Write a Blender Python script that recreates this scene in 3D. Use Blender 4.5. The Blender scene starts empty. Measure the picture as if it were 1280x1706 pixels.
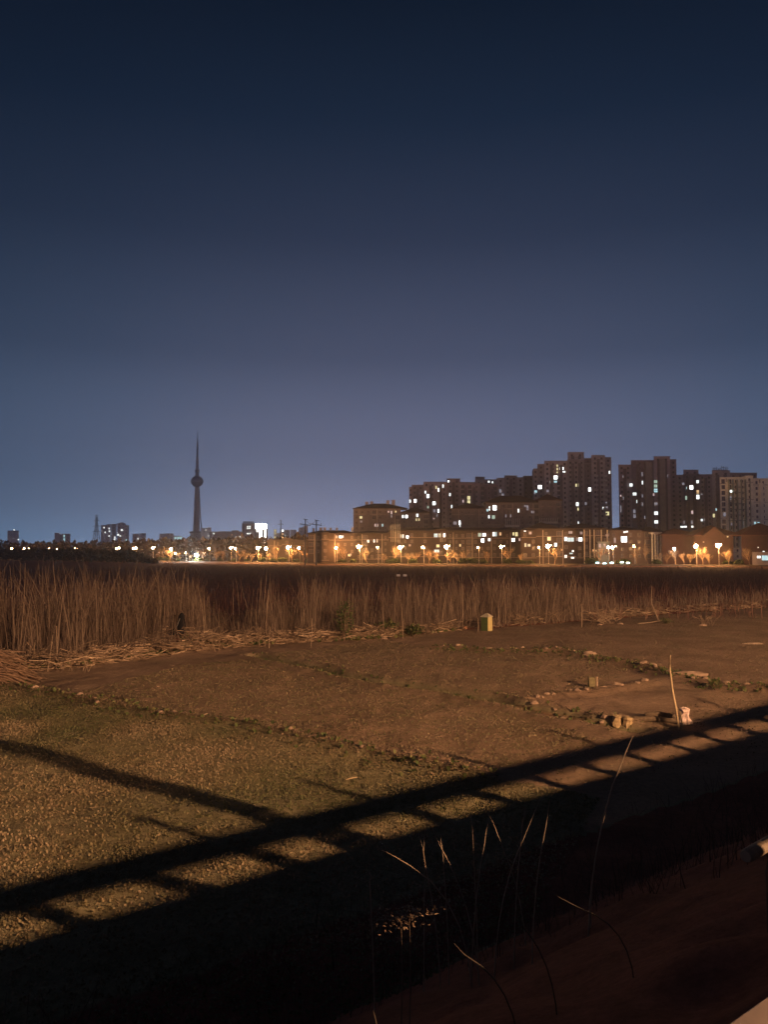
import bpy, math, random
import numpy as np
from mathutils import Vector

sc = bpy.context.scene
C = sc.collection
rad = math.radians
F = 1281.0                      # focal length in photo pixels
CAMH = 5.0
HAZE = .00028
PITCH = math.atan(69/1281)
AZR = rad(52.8)                 # the road runs 52.8 degrees right of the view
DS = Vector((math.sin(AZR), math.cos(AZR), 0)); DN = Vector((-math.cos(AZR), math.sin(AZR), 0))

# ---------------------------------------------------------------- camera
cam_d = bpy.data.cameras.new('camera'); cam = bpy.data.objects.new('camera', cam_d); C.objects.link(cam)
cam.location = (0, 0, CAMH); cam.rotation_euler = (math.pi/2 + PITCH, 0, 0)
cam_d.sensor_fit = 'VERTICAL'; cam_d.sensor_height = 24; cam_d.lens = 24*F/1706
cam_d.clip_start = 0.05; cam_d.clip_end = 12000
sc.camera = cam
sc.view_settings.view_transform = 'Standard'; sc.view_settings.look = 'None'
sc.view_settings.exposure = 0; sc.view_settings.gamma = 1
sc.cycles.max_bounces = 5; sc.cycles.volume_bounces = 0
sc.cycles.sample_clamp_indirect = 3

def lin(c):
    c = c/255
    return c/12.92 if c <= .04045 else ((c+.055)/1.055)**2.4
def rgb(r, g, b): return (lin(r), lin(g), lin(b), 1)

# ---------------------------------------------------------------- night sky with city glow
w = bpy.data.worlds.new("World"); sc.world = w; w.use_nodes = True
nt = w.node_tree; nt.nodes.clear()
def N(t, **k):
    n = nt.nodes.new(t)
    for a, b in k.items(): setattr(n, a, b)
    return n
L = nt.links.new
tc = N('ShaderNodeTexCoord'); sep = N('ShaderNodeSeparateXYZ'); L(tc.outputs['Generated'], sep.inputs[0])
ramp = N('ShaderNodeValToRGB'); L(sep.outputs['Z'], ramp.inputs[0])
stops = [(0.0, (164, 184, 226)), (0.017, (161, 181, 222)), (0.056, (142, 154, 190)), (0.134, (111, 120, 151)),
         (0.247, (71, 81, 107)), (0.384, (39, 51, 74)), (0.5, (15, 33, 54)), (0.6, (3, 19, 36)), (1.0, (1, 12, 20))]
el = ramp.color_ramp.elements
el[0].position, el[0].color = stops[0][0], rgb(*stops[0][1]); el[1].position, el[1].color = 1.0, rgb(*stops[-1][1])
for p, c in stops[1:-1]:
    e = el.new(p); e.color = rgb(*c)
comb = N('ShaderNodeCombineXYZ'); L(sep.outputs['X'], comb.inputs[0]); L(sep.outputs['Y'], comb.inputs[1])
nrm = N('ShaderNodeVectorMath', operation='NORMALIZE'); L(comb.outputs[0], nrm.inputs[0])
dot = N('ShaderNodeVectorMath', operation='DOT_PRODUCT'); L(nrm.outputs[0], dot.inputs[0])
g = rad(3); dot.inputs[1].default_value = (math.sin(g), math.cos(g), 0)
r2 = N('ShaderNodeValToRGB'); mp = N('ShaderNodeMapRange'); L(dot.outputs['Value'], mp.inputs[0])
mp.inputs[1].default_value = -1; mp.inputs[2].default_value = 1
L(mp.outputs[0], r2.inputs[0])
def f2(d): return (d+1)/2
e2 = r2.color_ramp.elements
e2[0].position = 0; e2[0].color = (1.5, .95, .85, 1)
e2[1].position = 1; e2[1].color = (1, 1, 1, 1)
for d, c in ((0.0, (.8, .6, .55)), (.85, (.45, .62, .66)), (.92, (.62, .76, .80)), (.98, (.90, .94, .95))):
    e = e2.new(f2(d)); e.color = c+(1,)
mul = N('ShaderNodeMix', data_type='RGBA', blend_type='MULTIPLY'); mul.inputs[0].default_value = 1
L(ramp.outputs[0], mul.inputs[6]); L(r2.outputs[0], mul.inputs[7])
bg = N('ShaderNodeBackground'); L(mul.outputs[2], bg.inputs[0]); bg.inputs[1].default_value = 1.12
wo = N('ShaderNodeOutputWorld'); L(bg.outputs[0], wo.inputs[0])

# ---------------------------------------------------------------- projection helpers (photo pixel -> world)
def ray(px, py):
    u = (px-640)/F; v = (853-py)/F
    return Vector((u, math.cos(PITCH)-v*math.sin(PITCH), math.sin(PITCH)+v*math.cos(PITCH)))
def G(px, py, z=0.0):
    d = ray(px, py); t = (z-CAMH)/d.z
    return Vector((d.x*t, d.y*t, z))
def W(px, py, Y):
    d = ray(px, py); t = Y/d.y
    return Vector((d.x*t, Y, CAMH+d.z*t))
def SN(s, n, z=0.0): return Vector((DS.x*s+DN.x*n, DS.y*s+DN.y*n, z))

# ---------------------------------------------------------------- materials
MATS = {}
def mat(name, col, rough=.85, var=.25, scale=3.0, bump=0.0, metal=0.0, bscale=None, col2=None, bdist=.02):
    if name in MATS: return MATS[name]
    m = bpy.data.materials.new(name); m.use_nodes = True; t = m.node_tree; b = t.nodes['Principled BSDF']
    b.inputs['Roughness'].default_value = rough; b.inputs['Metallic'].default_value = metal
    b.inputs['Specular IOR Level'].default_value = .25
    geo = t.nodes.new('ShaderNodeNewGeometry')
    no = t.nodes.new('ShaderNodeTexNoise'); no.inputs['Scale'].default_value = scale; no.inputs['Detail'].default_value = 6
    t.links.new(geo.outputs['Position'], no.inputs['Vector'])
    cr = t.nodes.new('ShaderNodeValToRGB'); t.links.new(no.outputs[0], cr.inputs[0])
    c2 = col2 or tuple(c*(1+var) for c in col)
    cr.color_ramp.elements[0].position = .3; cr.color_ramp.elements[0].color = tuple(c*(1-var) for c in col)+(1,)
    cr.color_ramp.elements[1].position = .7; cr.color_ramp.elements[1].color = tuple(c2)+(1,)
    t.links.new(cr.outputs[0], b.inputs['Base Color'])
    if bump:
        n2 = t.nodes.new('ShaderNodeTexNoise'); n2.inputs['Scale'].default_value = bscale or scale*4; n2.inputs['Detail'].default_value = 8
        t.links.new(geo.outputs['Position'], n2.inputs['Vector'])
        bp = t.nodes.new('ShaderNodeBump'); bp.inputs['Strength'].default_value = bump; bp.inputs['Distance'].default_value = bdist
        t.links.new(n2.outputs[0], bp.inputs['Height']); t.links.new(bp.outputs[0], b.inputs['Normal'])
    MATS[name] = m; return m
def leafmat(name, cols, rough=.7):
    """colour chosen per clump from the random attribute 'tone'"""
    m = bpy.data.materials.new(name); m.use_nodes = True; t = m.node_tree; b = t.nodes['Principled BSDF']
    b.inputs['Roughness'].default_value = rough; b.inputs['Specular IOR Level'].default_value = .2
    a = t.nodes.new('ShaderNodeAttribute'); a.attribute_name = 'tone'
    cr = t.nodes.new('ShaderNodeValToRGB'); t.links.new(a.outputs['Fac'], cr.inputs[0])
    e = cr.color_ramp.elements; e[0].color = cols[0]+(1,); e[1].color = cols[-1]+(1,)
    for i, c in enumerate(cols[1:-1]):
        q = e.new((i+1)/(len(cols)-1)); q.color = c+(1,)
    t.links.new(cr.outputs[0], b.inputs['Base Color'])
    MATS[name] = m; return m
def emit(name, col, s, sample=False):
    if name in MATS: return MATS[name]
    m = bpy.data.materials.new(name); m.use_nodes = True; b = m.node_tree.nodes['Principled BSDF']
    b.inputs['Base Color'].default_value = (.3, .3, .3, 1)
    b.inputs['Emission Color'].default_value = col+(1,); b.inputs['Emission Strength'].default_value = s
    if not sample: m.cycles.emission_sampling = 'NONE'
    MATS[name] = m; return m

# ---------------------------------------------------------------- mesh builder
class MB:
    def __init__(s): s.v = []; s.f = []; s.m = []
    def poly(s, pts, faces, mi=0):
        o = len(s.v); s.v += [tuple(p) for p in pts]
        for f in faces: s.f.append(tuple(i+o for i in f)); s.m.append(mi)
    def box(s, a, b, mi=0):
        x0, y0, z0 = a; x1, y1, z1 = b
        s.poly([(x0,y0,z0),(x1,y0,z0),(x1,y1,z0),(x0,y1,z0),(x0,y0,z1),(x1,y0,z1),(x1,y1,z1),(x0,y1,z1)],
               [(0,3,2,1),(4,5,6,7),(0,1,5,4),(1,2,6,5),(2,3,7,6),(3,0,4,7)], mi)
    def obox(s, s0, s1, n0, n1, z0, z1, mi=0):       # box laid along the road
        p = [SN(a, b, z) for z in (z0, z1) for a, b in ((s0,n0),(s1,n0),(s1,n1),(s0,n1))]
        s.poly(p, [(0,1,2,3),(4,7,6,5),(0,4,5,1),(1,5,6,2),(2,6,7,3),(3,7,4,0)], mi)
    def tube(s, pts, rs, k=6, mi=0, cap=True):
        o = len(s.v); n = len(pts); pts = [Vector(p) for p in pts]
        for i, p in enumerate(pts):
            t = (pts[min(i+1, n-1)]-pts[max(i-1, 0)])
            t = t.normalized() if t.length > 1e-9 else Vector((0, 0, 1))
            a = t.cross(Vector((0, 0, 1)))
            if a.length < 1e-3: a = Vector((1, 0, 0))
            a.normalize(); b = t.cross(a)
            for j in range(k):
                q = p+(a*math.cos(2*math.pi*j/k)+b*math.sin(2*math.pi*j/k))*rs[i]; s.v.append(tuple(q))
        for i in range(n-1):
            for j in range(k):
                s.f.append((o+i*k+j, o+i*k+(j+1) % k, o+(i+1)*k+(j+1) % k, o+(i+1)*k+j)); s.m.append(mi)
        if cap:
            s.f.append(tuple(o+j for j in range(k))[::-1]); s.m.append(mi)
            s.f.append(tuple(o+(n-1)*k+j for j in range(k))); s.m.append(mi)
    def lathe(s, prof, c, k=16, mi=0):
        o = len(s.v); n = len(prof)
        for r, z in prof:
            for j in range(k): s.v.append((c[0]+r*math.cos(2*math.pi*j/k), c[1]+r*math.sin(2*math.pi*j/k), c[2]+z))
        for i in range(n-1):
            for j in range(k):
                s.f.append((o+i*k+j, o+i*k+(j+1) % k, o+(i+1)*k+(j+1) % k, o+(i+1)*k+j)); s.m.append(mi)
        s.f.append(tuple(o+j for j in range(k))[::-1]); s.m.append(mi)
        s.f.append(tuple(o+(n-1)*k+j for j in range(k))); s.m.append(mi)
    def rock(s, c, r, rng, sq=(1, 1, .6), mi=0):
        o = len(s.v); k = 7; rings = [(-.9, .45), (-.3, .95), (.35, .85), (.85, .4)]
        for z, q in rings:
            for j in range(k):
                a = 2*math.pi*j/k; rr = r*q*rng.uniform(.7, 1.2)
                s.v.append((c[0]+rr*math.cos(a)*sq[0], c[1]+rr*math.sin(a)*sq[1], c[2]+z*r*sq[2]*rng.uniform(.8, 1.1)))
        for i in range(3):
            for j in range(k):
                s.f.append((o+i*k+j, o+i*k+(j+1) % k, o+(i+1)*k+(j+1) % k, o+(i+1)*k+j)); s.m.append(mi)
        s.f.append(tuple(o+j for j in range(k))[::-1]); s.m.append(mi)
        s.f.append(tuple(o+3*k+j for j in range(k))); s.m.append(mi)
    def mesh(s, name, mats):
        me = bpy.data.meshes.new(name); me.from_pydata(s.v, [], s.f)
        for m in (mats if isinstance(mats, (list, tuple)) else [mats]): me.materials.append(m)
        me.polygons.foreach_set('material_index', s.m); me.update(); return me
    def build(s, name, mats, parent=None, label=None):
        o = bpy.data.objects.new(name, s.mesh(name, mats)); C.objects.link(o)
        if parent: o.parent = parent; o.matrix_parent_inverse = PINV(parent)
        if label: o['label'] = label
        return o
def PINV(p):
    from mathutils import Matrix
    return Matrix.Translation(-Vector(p.location))      # parents are never rotated when parts are added in world space
def tag(o, label=None, cat=None, group=None, kind=None):
    if label: o['label'] = label
    if cat: o['category'] = cat
    if group: o['group'] = group
    if kind: o['kind'] = kind
    return o
def empty(name, loc, label, cat, group=None):
    o = bpy.data.objects.new(name, None); o.location = loc; o.empty_display_size = .2; C.objects.link(o)
    return tag(o, label, cat, group)
def copy_thing(o, loc, rz, scale, label, group=None):
    r = o.copy(); C.objects.link(r); r.location = loc; r.rotation_euler = (0, 0, rz); r.scale = (scale,)*3
    r['label'] = label
    if group: r['group'] = group
    for ch in o.children:
        c = ch.copy(); C.objects.link(c); c.parent = r
        for gch in ch.children:
            d = gch.copy(); C.objects.link(d); d.parent = c
    return r
def ribbons(name, mats, P, tone, idx=None):
    """P: (n, k, 2, 3) strips of k rungs; tone (n,)"""
    n, k = P.shape[:2]
    v = P.reshape(-1, 3); base = (np.arange(n)*k*2)[:, None]
    q = np.array([[2*i, 2*i+1, 2*i+3, 2*i+2] for i in range(k-1)])
    f = (base[:, :, None]+q[None]).reshape(-1, 4)
    me = bpy.data.meshes.new(name)
    me.vertices.add(len(v)); me.vertices.foreach_set('co', v.astype(np.float32).ravel())
    me.loops.add(f.size); me.loops.foreach_set('vertex_index', f.astype(np.int32).ravel())
    me.polygons.add(len(f)); me.polygons.foreach_set('loop_start', np.arange(0, f.size, 4, dtype=np.int32))
    a = me.attributes.new('tone', 'FLOAT', 'POINT'); a.data.foreach_set('value', np.repeat(tone, k*2).astype(np.float32))
    me.materials.append(mats); me.update(calc_edges=True); me.validate()
    o = bpy.data.objects.new(name, me); C.objects.link(o); return o

# ---------------------------------------------------------------- ground: one sheet
rs = np.random.RandomState(4)
def vnoise(x, y, sc_, seed):
    r = np.random.RandomState(seed); T = r.rand(256, 256)
    X = x/sc_; Y = y/sc_; xi = np.floor(X).astype(int); yi = np.floor(Y).astype(int)
    fx = X-xi; fy = Y-yi; fx = fx*fx*(3-2*fx); fy = fy*fy*(3-2*fy)
    a = T[xi % 256, yi % 256]; b = T[(xi+1) % 256, yi % 256]; c = T[xi % 256, (yi+1) % 256]; d = T[(xi+1) % 256, (yi+1) % 256]
    return (a*(1-fx)+b*fx)*(1-fy)+(c*(1-fx)+d*fx)*fy
def gl(pts): return [G(*p).to_2d() for p in pts]
RIDGE1 = gl([(-60,1128),(0,1140),(110,1163),(240,1190),(400,1208),(560,1242),(700,1270),(800,1295)])
FURROW = gl([(425,1093),(500,1108),(620,1133),(760,1155),(870,1178),(960,1197),(1050,1218)])
ROW3 = gl([(720,1078),(830,1083),(940,1085),(1000,1098),(1060,1107),(1120,1125),(1180,1140),(1290,1150)])
ROW4 = gl([(1080,1138),(1000,1150),(930,1160),(865,1175),(910,1185),(960,1195),(1045,1205)])
def pdist(x, y, line):
    best = np.full(x.shape, 1e9)
    for a, b in zip(line[:-1], line[1:]):
        dx, dy = b.x-a.x, b.y-a.y; l2 = dx*dx+dy*dy
        t = np.clip(((x-a.x)*dx+(y-a.y)*dy)/l2, 0, 1)
        best = np.minimum(best, np.hypot(x-a.x-t*dx, y-a.y-t*dy))
    return best
def nside(x, y): return DN.x*x+DN.y*y
HUMPS = []
def height(x, y):
    x = np.asarray(x, float); y = np.asarray(y, float)
    n = nside(x, y)
    near = np.exp(-np.maximum(0, np.hypot(x, y)-60)/40)
    z = .10*(vnoise(x, y, 3.1, 1)-.5)+.05*(vnoise(x, y, .9, 2)-.5)+.05*(vnoise(x, y, .33, 3)-.5)
    wob = .35*(vnoise(x, y, 1.3, 9)-.5)
    z += .13*np.exp(-((pdist(x, y, RIDGE1)+wob*.6)/.32)**2)
    z -= .34*np.exp(-((pdist(x, y, FURROW)+wob*.5)/.36)**2)
    z += .10*np.exp(-((pdist(x, y, FURROW)+wob-.7)/.3)**2)
    z += .16*np.exp(-((pdist(x, y, ROW3)+wob)/.45)**2)*(vnoise(x, y, .6, 8)*.8+.4)
    z += .12*np.exp(-((pdist(x, y, ROW4)+wob)/.4)**2)
    z *= near
    e = np.clip((7.2-n)/5.9, 0, 1)                      # road embankment
    z = z+3.62*e+(.25*(vnoise(x, y, 1.1, 5)-.5)+.12*(vnoise(x, y, .4, 6)-.5))*np.clip(e*4, 0, 1)*np.clip((n-.4)/1.0, 0, 1)
    for (hx, hy), hh, ls, ln in HUMPS:
        z = z+hh*np.exp(-((x-hx)/ls)**2-((y-hy)/ln)**2)
    z = np.where(n < .45, 3.05, z)
    return z
def gapn(px, py, z_plane=.0):
    """depth at which this sight line crosses the sheet of light coming over the parapet"""
    d = ray(px, py); best = None
    for t_ in np.linspace(1.5, 16, 400):
        P = Vector((0, 0, CAMH))+d*t_; n = DN.dot(P)
        zl = .3775*(11.65-n)
        if n > .6 and P.z < .3775*(11.68-n): return P
    return Vector((0, 0, CAMH))+d*6
SHY = G(300, 1086).y+1.5; _c = W(300, 1058, SHY)
HUMPS.append(((_c.x, _c.y), _c.z, 1.5, 1.1))
def hz(x, y): return float(height(np.array([x]), np.array([y]))[0])
def axis(a0, a1, st, lo, hi):
    core = np.arange(a0, a1, st); out = [a1]; d = st
    while out[-1] < hi: d *= 1.22; out.append(out[-1]+d)
    inn = [a0]; d = st
    while inn[-1] > lo: d *= 1.22; inn.append(inn[-1]-d)
    return np.array(sorted(inn[1:]+list(core)+out))
xs = axis(-34, 46, .17, -5000, 5000); ys = axis(-6, 62, .17, -600, 6000)
xs = np.unique(np.concatenate([xs, np.arange(-1.5, 4, .05)])); ys = np.unique(np.concatenate([ys, np.arange(1, 6, .05)]))
XX, YY = np.meshgrid(xs, ys); ZZ = height(XX, YY)
nx, ny = len(xs), len(ys)
me = bpy.data.meshes.new('ground'); v = np.stack([XX, YY, ZZ], -1).reshape(-1, 3)
i = np.arange(nx-1); j = np.arange(ny-1); II, JJ = np.meshgrid(i, j); b0 = (JJ*nx+II).ravel()
f = np.stack([b0, b0+1, b0+1+nx, b0+nx], 1)
me.vertices.add(len(v)); me.vertices.foreach_set('co', v.astype(np.float32).ravel())
me.loops.add(f.size); me.loops.foreach_set('vertex_index', f.astype(np.int32).ravel())
me.polygons.add(len(f)); me.polygons.foreach_set('loop_start', np.arange(0, f.size, 4, dtype=np.int32))
# soil kinds: 0 bare trodden soil, .5 crop plot, 1 weedy fallow, its darker tone also along the furrow
LOW = [G(*p).to_2d() for p in ((-60,1128),(0,1140),(110,1163),(240,1190),(400,1208),(560,1242),(700,1270),(800,1295),(1000,1330),(800,1706),(-300,1706),(-900,1300))]
def inpoly(x, y, P):
    ins = np.zeros(x.shape, bool)
    for a, b in zip(P, P[1:]+P[:1]):
        c = ((a.y > y) != (b.y > y)) & (x < (b.x-a.x)*(y-a.y)/(b.y-a.y+1e-12)+a.x)
        ins ^= c
    return ins
soil = np.where(inpoly(XX, YY, LOW), .5, 0.0)
FRONT = [(-200,1118),(0,1115),(130,1108),(250,1090),(370,1078),(420,1072),(640,1062),(760,1050),(960,1035),(1100,1024),(1280,1012),(1500,1000)]
fx = np.array([G(*p).x for p in FRONT]); fy = np.array([G(*p).y for p in FRONT])
def fronty(x): return np.interp(x, fx, fy)
soil = np.where(YY > fronty(XX)-.3, 1.0, soil)
soil = np.maximum(soil, 1.0*np.exp(-((pdist(XX, YY, FURROW)+.25*(vnoise(XX, YY, 1.3, 9)-.5))/.42)**2))
soil = np.where(soil == .5, .5, np.clip(soil+.35*(vnoise(XX, YY, 2.6, 61)-.45)*(vnoise(XX, YY, .8, 62)), 0, 1))
soil = np.where(nside(XX, YY) < 9, 1.0, soil)
a = me.attributes.new('soil', 'FLOAT', 'POINT'); a.data.foreach_set('value', soil.ravel().astype(np.float32))
me.update(calc_edges=True); me.validate()
for p in me.polygons: break
me.polygons.foreach_set('use_smooth', [True]*len(me.polygons))
ground = bpy.data.objects.new('ground', me); C.objects.link(ground); tag(ground, kind='structure')
m = bpy.data.materials.new('soil'); m.use_nodes = True; t = m.node_tree; b = t.nodes['Principled BSDF']
b.inputs['Roughness'].default_value = .95; b.inputs['Specular IOR Level'].default_value = .1
geo = t.nodes.new('ShaderNodeNewGeometry')
def tn(sc_, det=8, ro=.6):
    n = t.nodes.new('ShaderNodeTexNoise'); n.inputs['Scale'].default_value = sc_; n.inputs['Detail'].default_value = det; n.inputs['Roughness'].default_value = ro
    t.links.new(geo.outputs['Position'], n.inputs['Vector']); return n
at = t.nodes.new('ShaderNodeAttribute'); at.attribute_name = 'soil'
cr = t.nodes.new('ShaderNodeValToRGB'); t.links.new(at.outputs['Fac'], cr.inputs[0])
e = cr.color_ramp.elements; e[0].color = (.27, .190, .125, 1); e[1].color = (.21, .082, .055, 1)
q = e.new(.5); q.color = (.225, .20, .115, 1)
n1 = tn(.35, 5); n2 = tn(6, 9, .8); n3 = tn(22, 8, .8)
def mulc(ca, fac_out, lo, hi):
    mr = t.nodes.new('ShaderNodeMapRange'); mr.inputs[1].default_value = .3; mr.inputs[2].default_value = .7
    mr.inputs[3].default_value = lo; mr.inputs[4].default_value = hi; t.links.new(fac_out, mr.inputs[0])
    mx = t.nodes.new('ShaderNodeVectorMath'); mx.operation = 'SCALE'; t.links.new(ca, mx.inputs[0]); t.links.new(mr.outputs[0], mx.inputs['Scale'])
    return mx.outputs[0]
c1 = mulc(cr.outputs[0], n1.outputs[0], .72, 1.2); c1 = mulc(c1, n2.outputs[0], .7, 1.3); c1 = mulc(c1, n3.outputs[0], .75, 1.3)
t.links.new(c1, b.inputs['Base Color'])
bp = t.nodes.new('ShaderNodeBump'); bp.inputs['Strength'].default_value = .8; bp.inputs['Distance'].default_value = .06
t.links.new(n2.outputs[0], bp.inputs['Height'])
bp2 = t.nodes.new('ShaderNodeBump'); bp2.inputs['Strength'].default_value = .7; bp2.inputs['Distance'].default_value = .035
t.links.new(n3.outputs[0], bp2.inputs['Height']); t.links.new(bp.outputs[0], bp2.inputs['Normal']); t.links.new(bp2.outputs[0], b.inputs['Normal'])
me.materials.append(m)

# ---------------------------------------------------------------- the raised road behind the camera, parapet, railing, lamps
asphalt = mat('asphalt', (.05, .05, .052), .9, .3, 8, .3)
concrete = mat('concrete', (.30, .28, .25), .85, .2, 2, .3)
tan = mat('railing_paint', (.36, .29, .23), .55, .12, 5, .1)
steel = mat('galvanised_steel', (.35, .35, .36), .5, .15, 3, 0, .6)
k = MB(); k.obox(-120, 160, -14, .27, 3.1, 3.4); tag(k.build('road_deck', asphalt), kind='structure')
k = MB(); k.obox(-120, 160, -2.2, .265, 3.404, 3.52); tag(k.build('pavement', concrete), kind='structure')
k = MB(); k.obox(-120, 160, .27, .50, 2.6, 4.11)
par = tag(k.build('parapet_wall', concrete), 'low concrete parapet wall along the raised road edge', 'parapet wall')
rl = empty('bridge_railing', SN(0, .4, 4.16), 'tan painted flat handrail in the bottom right corner', 'railing')
k = MB()
sec = [(.33, 4.30), (.522, 4.30), (.522, 4.422), (.514, 4.43), (.338, 4.43), (.33, 4.422)]
o = len(k.v)
for s_ in (-120, 160):
    for n_, z_ in sec: k.v.append(tuple(SN(s_, n_, z_)))
for q_ in range(6): k.f.append((q_, (q_+1) % 6, 6+(q_+1) % 6, 6+q_)); k.m.append(0)
k.f.append(tuple(range(6))[::-1]); k.m.append(0); k.f.append(tuple(range(6, 12))); k.m.append(0)
k.build('handrail', tan, rl)
for q_ in range(-30, 60):
    s_ = .35+q_*.78
    k = MB(); k.obox(s_-.085, s_+.085, .36, .45, 4.11, 4.30)
    o_ = k.build('post', tan, rl)
    if q_ % 2 == 1 and abs(s_) > 2:
        k = MB(); k.tube([SN(s_, .41, 4.43), SN(s_, .41, 4.70), SN(s_, .41, 4.74)], [.045, .04, .01], 8); k.build('finial', tan, rl)
k = MB(); pb = SN(11.2, .1, 3.52); k.tube([pb, pb+Vector((0, 0, 7.2))], [.14, .10], 12)
sp = empty('sign_pole', pb, 'grey steel pole standing on the pavement by the railing', 'pole'); k.build('pole', steel, sp)
k = MB(); k.box((pb.x-.5, pb.y-.03, 9.0), (pb.x+.5, pb.y+.03, 10.2)); k.build('sign_panel', steel, sp)

SOD = (1.0, .53, .27)
road_glow = emit('sodium_lens', SOD, 30)
for ii, (s_, pw) in enumerate(((14, 1.0), (58, .75), (-38, .28))):
    base = SN(s_, -13.2, 3.4)
    t_ = empty('road_lamp', base, 'road lamp behind the viewer, %s along the raised road' % ('nearest', 'ahead to the right', 'behind to the left', 'farthest back')[ii], 'street lamp', 'lamps of the raised road')
    k = MB(); k.tube([base, base+Vector((0, 0, 4.7)), SN(s_, -12.3, 8.2), SN(s_, -9.3, 8.15)], [.10, .07, .05, .04], 10); k.build('pole', steel, t_)
    k = MB(); k.obox(s_-.3, s_+.3, -9.6, -8.7, 8.02, 8.12); k.build('lamp_head', steel, t_)
    ld = bpy.data.lights.new('road_lamp_light', 'SPOT'); ld.spot_size = rad(152); ld.spot_blend = .22; ld.shadow_soft_size = .085; ld.color = SOD; ld.energy = 1
    ld.use_nodes = True; lt = ld.node_tree; em = lt.nodes['Emission']
    fo = lt.nodes.new('ShaderNodeLightFalloff'); fo.inputs['Strength'].default_value = 1900*pw; mn_ = lt.nodes.new('ShaderNodeMath'); mn_.operation = 'MINIMUM'; mn_.inputs[1].default_value = 1900*pw*75; lt.links.new(fo.outputs['Linear'], mn_.inputs[0]); lt.links.new(mn_.outputs[0], em.inputs['Strength'])
    lo = bpy.data.objects.new('road_lamp_light', ld); lo.location = SN(s_, -9.0, 7.8); C.objects.link(lo); lo.rotation_euler = (DN-Vector((0, 0, 1.9))).to_track_quat('-Z', 'Y').to_euler(); lo.parent = t_; lo.matrix_parent_inverse = PINV(t_)

# ---------------------------------------------------------------- crops, litter, reeds
crop_m = leafmat('crop_leaf', [(.085, .095, .04), (.135, .12, .06), (.20, .16, .09), (.27, .21, .13)])
def leaves(name, X, Y, size, per, mat_, tilt=(.2, 1.2), tone=None, seed=0, zoff=0):
    r = np.random.RandomState(seed); n = len(X); Z = height(X, Y)
    X = np.repeat(X, per); Y = np.repeat(Y, per); Z = np.repeat(Z, per); n2 = len(X)
    s = size[0]+(size[1]-size[0])*r.rand(n2); a = r.rand(n2)*2*np.pi; tl = tilt[0]+(tilt[1]-tilt[0])*r.rand(n2)
    d = np.stack([np.cos(a)*np.cos(tl), np.sin(a)*np.cos(tl), np.sin(tl)], 1)
    sd = np.stack([-np.sin(a), np.cos(a), 0*a], 1)
    b_ = np.stack([X, Y, Z+zoff-.01], 1)+np.stack([r.randn(n2), r.randn(n2), 0*a], 1)*.015
    wd = (s*.32)[:, None]
    P = np.zeros((n2, 3, 2, 3))
    for i_, (tt, ww, dr) in enumerate(((0, .4, 0), (.55, 1, .05), (1, .25, -.1))):
        c = b_+d*(s*tt)[:, None]+np.array([0, 0, 1])*(s*dr)[:, None]
        P[:, i_, 0] = c-sd*wd*ww; P[:, i_, 1] = c+sd*wd*ww
    tn_ = np.repeat(r.rand(n), per)*.7+r.rand(n2)*.3 if tone is None else np.clip(np.repeat(tone, per)+.25*(r.rand(n2)-.5), 0, 1)
    return ribbons(name, mat_, P, tn_)
r = np.random.RandomState(11)
def uniform_in(P, dens, seed):
    r = np.random.RandomState(seed); x0 = min(p.x for p in P); x1 = max(p.x for p in P); y0 = min(p.y for p in P); y1 = max(p.y for p in P)
    n = int((x1-x0)*(y1-y0)*dens); X = x0+(x1-x0)*r.rand(n); Y = y0+(y1-y0)*r.rand(n)
    k_ = inpoly(X, Y, P); return X[k_], Y[k_]
def infov(X, Y, mg=40):
    px = 640+F*X/np.maximum(Y, .1); py = 922+F*5/np.maximum(Y, .1)
    return (px > -mg) & (px < 1280+mg) & (py < 1760)
X, Y = uniform_in(LOW, 330, 1); kk = infov(X, Y) & (nside(X, Y) > 6.5); X, Y = X[kk], Y[kk]
pt = vnoise(X, Y, 1.6, 31); kk = r.rand(len(X)) < .45+.9*pt; X, Y = X[kk], Y[kk]
tone = np.clip(1.25-1.3*vnoise(X, Y, 2.2, 33)+.15*r.randn(len(X)), 0, 1)
tag(leaves('crop_seedlings', X, Y, (.02, .058), 3, crop_m, (.2, 1.4), tone, 3), kind='stuff')
UP = [G(*p).to_2d() for p in ((110,1160),(240,1187),(400,1205),(560,1238),(700,1266),(800,1290),(1000,1240),(870,1180),(760,1158),(620,1136),(425,1096),(300,1110))]
X, Y = uniform_in(UP, 150, 2)
UP2 = [G(*p).to_2d() for p in ((430,1092),(640,1065),(720,1080),(940,1088),(1060,1110),(1000,1150),(860,1173),(620,1130))]
X2, Y2 = uniform_in(UP2, 80, 3)
UP3 = [G(*p).to_2d() for p in ((760,1055),(960,1040),(1280,1022),(1280,1145),(1120,1122),(1000,1095),(940,1082),(830,1080))]
X3, Y3 = uniform_in(UP3, 25, 4)
UP4 = [G(*p).to_2d() for p in ((830,1185),(1040,1215),(1200,1150),(1280,1155),(1280,1260),(760,1340),(810,1290))]
X4, Y4 = uniform_in(UP4, 40, 6)
X = np.concatenate([X, X2, X3, X4]); Y = np.concatenate([Y, Y2, Y3, Y4])
tag(leaves('small_weeds', X, Y, (.02, .065), 2, crop_m, (.1, 1.3), None, 5), kind='stuff')
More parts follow.
